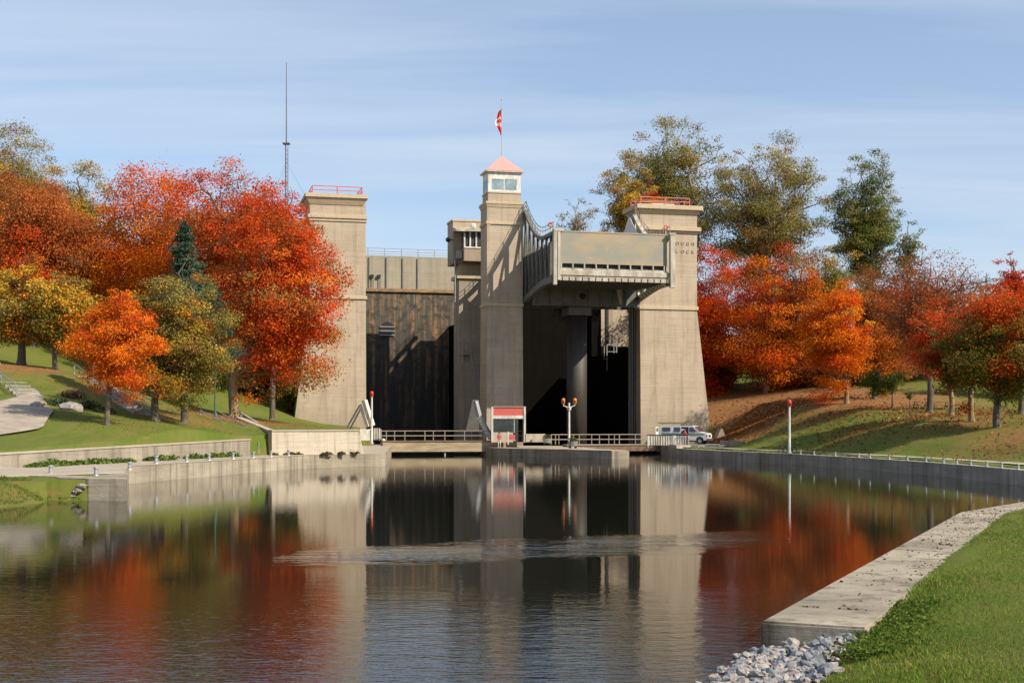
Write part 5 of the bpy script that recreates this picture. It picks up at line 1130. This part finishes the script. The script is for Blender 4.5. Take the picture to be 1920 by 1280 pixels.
# dark understorey so that the ridge has depth behind it
for i, (px, Y_, top, bot, hw, cols, lb) in enumerate(((1350, 200, 600, 790, 70, [(DR, 2), (RU, 1), (GR, 1)], 'dark red understorey thicket behind the right tower foot'), (1500, 192, 590, 790, 95, [(DR, 2), (RU, 1.5), (GR, 1.5)], 'shaded dark thicket behind the flaming maple'),
        (1640, 185, 620, 752, 90, [(RU, 2), (BR_, 1), (GR, 1)], 'rusty thicket behind the small green tree'), (1800, 185, 560, 745, 100, [(RU, 2), (DR, 1.5), (OL, 1)], 'brown red thicket behind the trees at the right edge'), (1920, 165, 520, 770, 60, [(RU, 2), (DR, 1.5), (OR, 1)], 'rust coloured tree partly beyond the right edge'),
        (560, 165, 640, 800, 60, [(GR, 3), (DR, 1), (OL, 1)], 'dark thicket between the maple trunk and the left tower base'), (430, 168, 600, 790, 80, [(GR, 3), (OL, 1), (RU, 1)], 'dark green thicket behind the olive maple'), (250, 170, 540, 740, 90, [(GR, 2), (OR, 1), (RU, 1)], 'shadowy thicket behind the small orange maple'), (500, 176, 540, 800, 110, [(GR, 3), (DR, 1), (RU, 1)], 'broad dark thicket behind the bright red maple'), (330, 180, 520, 770, 120, [(GR, 2), (RU, 2), (OR, 1)], 'broad rusty thicket behind the spruce'), (160, 178, 520, 720, 120, [(RU, 2), (OR, 1), (GR, 1)], 'rusty thicket on the hill behind the garden steps'), (60, 165, 520, 690, 110, [(GR, 2), (RU, 1.5), (OR, 1)], 'shadowy thicket on the hill behind the lawn trees'))):
    tree('thicket', lb, px, Y_, top, bot, hw, cols, 'shaded thickets behind the front trees', 'thicket', clumps=55, seed=60+i, dens_=.8, leaf=.3, cr=.3)

# ------------------------------------------------------------------ low plants
def weed(label, x, y, z, r, cols, n=160, name='weed_clump', g='green weeds along the foot of the left wall'):
    t = thing(name, label, 'plant', (x, y, z), 0, g); v = rs.normal(0, 1, (n, 3)); v /= np.linalg.norm(v, axis=1)[:, None]; v[:, 2] = abs(v[:, 2]); P_ = v*np.array([r, r*.6, r*.55])*rs.uniform(.3, 1, (n, 1))
    K = np.array(cols)[rs.randint(0, len(cols), n)]*rs.uniform(.6, 1.4, (n, 1)); leaves('foliage', P_, P_+[0, 0, .1], .16, K, t)
foot = offset([(-29, 75.6), (-20.8, 106)], -.45)
for i, px in enumerate((62, 82, 100, 118, 134, 152, 175, 190, 207, 222, 240, 282, 300, 318, 356, 368, 388, 405, 418, 436)):
    p_ = oncurve(px, foot)
    if p_: weed('one of the low green weed clumps growing along the foot of the left retaining wall', p_[0], p_[1], 1.08, rs.uniform(.45, .85), [(.10, .17, .03), (.17, .22, .05)])
for i, px in enumerate((490, 500, 515, 540, 548, 560, 607, 615, 640, 665)):
    o_ = offset([(-19.3, 107.2), (-12.9, 112.2)], -.35); p_ = oncurve(px, o_)
    if p_: weed('one of the dry leaf tufts at the foot of the pale terrace wall', p_[0], p_[1], 1.08, rs.uniform(.25, .5), [(.20, .14, .04), (.12, .07, .03)], 60, 'leaf_tuft', 'dry tufts at the terrace wall')
for px, py, Y_, r_, cols, lb in ((110, 745, 101, 1.1, [(.08, .13, .07), (.12, .16, .09)], 'grey green garden shrub left of the pale boulder'), (135, 732, 107, 1.3, [(.16, .10, .07), (.11, .08, .05)], 'brown garden shrub above the pale boulder'),
                       (165, 748, 102, 1.2, [(.06, .10, .03), (.13, .10, .05)], 'mixed green garden shrub right of the pale boulder'), (85, 750, 99, .5, [(.45, .28, .04), (.12, .14, .03)], 'small yellow flowering garden plant'), (195, 757, 100, 1.0, [(.08, .11, .05), (.14, .13, .06)], 'low garden shrub behind the orange maple trunk')):
    x = (px-HX)/F*Y_; weed(lb, x, Y_, zg(x, Y_)-.05, r_, cols, 420, 'garden_shrub', 'shrubs in the garden bed on the slope')
def boulder(label, px, Y_, sx, sz):
    x = (px-HX)/F*Y_; z_ = zg(x, Y_); o = MB().sphere((0, 0, 0), 1, 9, 6, (sx, sx*.6, sz), .15, rnd).build('boulder', M['rock']); o.location = (x, Y_, z_+sz*.4); tag(o, label, 'rock', 'pale boulders in the garden bed')
boulder('long pale boulder in the garden bed', 133, 98.5, .95, .45); boulder('small pale boulder at the left end of the garden bed', 68, 97.5, .5, .35)

# ------------------------------------------------------------------ rip-rap at the near wall end
rr_ = MB(); rb2 = MB(); g2 = random.Random(5)
nr = 0
for i in range(300):
    s_ = g2.random(); t_ = g2.random()
    y = 21.9-4.2*s_; xl = 4.05-1.5*s_; xr = 5.75-1.6*s_
    x = xl-.25+(xr-xl+.25)*t_; r_ = g2.uniform(.045, .125)
    z_ = -.06+.32*t_**1.4*(1-.2*s_)+g2.uniform(0, .09)
    m_ = MB(); m_.sphere((0, 0, 0), r_, 7, 5, (g2.uniform(.8, 1.5), g2.uniform(.8, 1.3), g2.uniform(.5, .8)), .3, g2)
    o = m_.build('rip_rap_stone', M['rock'] if g2.random() < .55 else M['rockb'])
    o.location = (x, y, z_); o.rotation_euler = (g2.uniform(-.4, .4), g2.uniform(-.4, .4), g2.uniform(0, 6)); tag(o, 'one of the pale and bluish rip rap stones heaped at the near wall end', 'rock', 'rip rap stones at the water edge')

gp_ = MB(); gq = [(2.2, 17.2), (3.9, 17.2), (5.5, 21.95), (4.1, 21.95)]; G1 = resamp([gq[0], gq[3]], 12); G2 = resamp([gq[1], gq[2]], 12)
for i in range(12):
    for j in range(7): p = G1[i]*(1-j/6)+G2[i]*j/6; gp_.v.append((p[0], p[1], -.10+.30*(j/6)**1.4+.03*math.sin(i*2.1+j*1.7)))
gp_.f = [(i*7+j, i*7+j+1, (i+1)*7+j+1, (i+1)*7+j) for i in range(11) for j in range(6)]
tag(gp_.build('gravel', simple('dark_wet_gravel', (.13, .12, .105), .9, 0, .6, 14, c2=(.04, .038, .034))), kind='structure')
# ------------------------------------------------------------------ grass blades on the near bank, leaf litter
def inside_near(x, y):
    w2 = np.array(offset(nearW, 1.62)); poly = [tuple(p) for p in w2[::-1]]  # inner edge of the wall, near -> far
    return inpoly(x, y, [(6.0, 21.6)]+poly[0:]+[(62, 10), (8, 10), (2.6, 15.5), (3.5, 17.0), (4.6, 19.3)])
n = 330000; u_ = rs.uniform(0, 1, n)**1.7; yy = 14+44*u_; xx = rs.uniform(2.5, 26, n); xx = np.minimum(xx, 60)
k = inside_near(xx, yy) & (xx < .42*yy+.5); xx, yy = xx[k], yy[k]; n = len(xx); zz = zland(xx, yy)+.05*np.sin(xx*.7+1.3*np.sin(yy*.31))*np.sin(yy*.53)
far_ = np.clip((yy-14)/30, 0, 1); edge = np.exp(-distpoly(xx, yy, [(5.2, 16), (5.6, 19.5), (5.9, 22.5), (8.5, 27)], False)/.8)
h = rs.uniform(.02, .048, n)*(1+.5*far_)*(1+2.2*edge*rs.uniform(0, 1, n)); wd = rs.uniform(.004, .009, n)*(1+1.6*far_)*(1+.8*edge); an = rs.uniform(0, 6.28, n); ln = rs.normal(0, .5, (n, 2))*h[:, None]
B0 = np.stack([xx, yy, zz-.01], 1); A_ = np.stack([np.cos(an)*wd, np.sin(an)*wd, 0*wd], 1); T_ = B0+np.stack([ln[:, 0], ln[:, 1], h], 1)
V = np.stack([B0-A_, B0+A_, T_], 1).reshape(-1, 3)
pat = .5+.5*np.sin(xx*.9+np.sin(yy*.7)*2)*np.sin(yy*.5+xx*.3)
gc = np.array([(.125, .20, .026)])*(1-pat[:, None])+np.array([(.20, .25, .042)])*pat[:, None]; gc = gc*rs.uniform(.6, 1.4, (n, 1)); dry = rs.uniform(0, 1, n) < .09+.10*(np.sin(xx*2.3+yy*1.1)*np.sin(yy*1.9-xx) > .35); gc[dry] = np.array([(.30, .20, .08)])*rs.uniform(.6, 1.3, (dry.sum(), 1))
gr = npmesh('grass', V, np.arange(3*n).reshape(n, 3), M['leaf'], None, np.repeat(gc, 3, 0), kk=3); tag(gr, 'short mown green grass on the near bank at lower right', 'grass', kind='stuff')
n = 5200; cx_ = rs.normal(6.05, .28, n)+.25*rs.uniform(0, 1, n); cy_ = rs.uniform(19.2, 24.5, n); cx_ = cx_+(cy_-21.5)*.36; cx_ -= np.where(cy_ < 21.5, (21.5-cy_)*.05, 0)
zz_ = np.maximum(zland(cx_, cy_), .3)+rs.uniform(.0, .09, n); K = np.array([(.10, .15, .025), (.15, .20, .035), (.07, .11, .02)])[rs.randint(0, 3, n)]*rs.uniform(.6, 1.3, (n, 1))
wl = leaves('weeds', np.c_[cx_, cy_, zz_], np.tile([0, -.3, 1.0], (n, 1)), .05, K, None); tag(wl, 'leafy green weeds creeping over the inner edge of the near canal slab', 'weeds', kind='stuff')
def patch(n, poly, x0, x1, y0, y1, h0, h1, w0, w1, label, cols):
    xx = rs.uniform(x0, x1, n); yy = rs.uniform(y0, y1, n); k = inpoly(xx, yy, poly); xx, yy = xx[k], yy[k]; n = len(xx)
    dn_ = np.where(inpoly(xx, yy, canal), -1, 1)*distpoly(xx, yy, canal); wb_ = .25*np.sin(xx*2.1+yy)+.18*np.sin(xx*.9-yy*2.3)
    zz = np.minimum(zland(xx, yy), (dn_+wb_)*.45-.02); k = zz > .08; xx, yy, zz = xx[k], yy[k], zz[k]; n = len(xx)
    h = rs.uniform(h0, h1, n); wd = rs.uniform(w0, w1, n); an = rs.uniform(0, 6.28, n); ln = rs.normal(0, .5, (n, 2))*h[:, None]
    B0 = np.stack([xx, yy, zz-.01], 1); A_ = np.stack([np.cos(an)*wd, np.sin(an)*wd, 0*wd], 1); T_ = B0+np.stack([ln[:, 0], ln[:, 1], h], 1)
    K = np.array(cols)[rs.randint(0, len(cols), n)]*rs.uniform(.6, 1.4, (n, 1))
    g_ = npmesh('grass', np.stack([B0-A_, B0+A_, T_], 1).reshape(-1, 3), np.arange(3*n).reshape(n, 3), M['leaf'], None, np.repeat(K, 3, 0), kk=3); tag(g_, label, 'grass', kind='stuff')
patch(60000, [(-40, 50), (-21, 55), (-19.5, 62.4), (-24.5, 64.7), (-28, 72), (-40, 70)], -40, -19, 50, 72, .05, .16, .012, .03, 'rough green grass on the small bank at the left water edge', [(.10, .16, .025), (.14, .18, .035), (.20, .15, .06)])
# fallen leaves: on the edge slab, lawn and far slopes
n = 620; wq = resamp(nearW[::-1], 400); wi = resamp(offset(nearW, 1.65)[::-1], 400); t_ = (rs.normal(110, 55, n)+rs.choice([-30, 0, 25, 60], n)).clip(10, 390).astype(int); s_ = rs.uniform(0, 1, n)**.7*.9+.05
P_ = wq[t_]*(1-s_)[:, None]+wi[t_]*s_[:, None]; C = np.c_[P_, np.full(n, .435)]
K = np.array([(.16, .09, .05), (.10, .06, .035), (.30, .17, .07), (.45, .40, .34)])[rs.choice(4, n, p=[.4, .35, .2, .05])]*rs.uniform(.6, 1.2, (n, 1))
ll = leaves('fallen_leaves', C, np.tile([0, 0, 3.0], (n, 1)), rs.uniform(.03, .07, n), K, None); tag(ll, 'dry brown leaves scattered over the broad canal edge slab', 'leaves', kind='stuff')
n = 15000; cen = np.array([(37, 122), (34.5, 132), (28.5, 160), (31, 166), (43, 130), (38, 98), (-25, 120), (-28, 108), (-28, 93.5), (-25, 96), (36, 142), (-26, 58), (45, 110)]); sg = np.array([5, 3.5, 4.5, 6, 6, 3.5, 4, 4, 2.2, 3, 4, 4, 6]); i_ = rs.choice(len(cen), n, p=np.array([.8, .8, 4, 4, 2, .6, 1, 1, .25, .25, .6, .4, .6])/sum([.8, .8, 4, 4, 2, .6, 1, 1, .25, .25, .6, .4, .6]))
P_ = cen[i_]+rs.normal(0, 1, (n, 2))*sg[i_][:, None]
keep = (~inpoly(P_[:, 0], P_[:, 1], canal)) & (distpoly(P_[:, 0], P_[:, 1], canal) > 2.5); P_ = P_[keep]; n = len(P_); C = np.c_[P_, zland(P_[:, 0], P_[:, 1])+.07+.05*np.sin(P_[:, 0]*.7+1.3*np.sin(P_[:, 1]*.31))*np.sin(P_[:, 1]*.53)]
K = np.array([(.42, .15, .05), (.28, .12, .05), (.20, .09, .045), (.5, .3, .08)])[rs.choice(4, n, p=[.35, .3, .25, .1])]*rs.uniform(.6, 1.2, (n, 1))
l2 = leaves('leaf_litter', C, np.tile([0, 0, 3.0], (n, 1)), np.where(C[:, 0] < 0, .07, .03+.0011*C[:, 1]), K, None); tag(l2, 'orange brown leaf litter scattered on the lawns and slopes under the maples', 'leaves', kind='stuff')
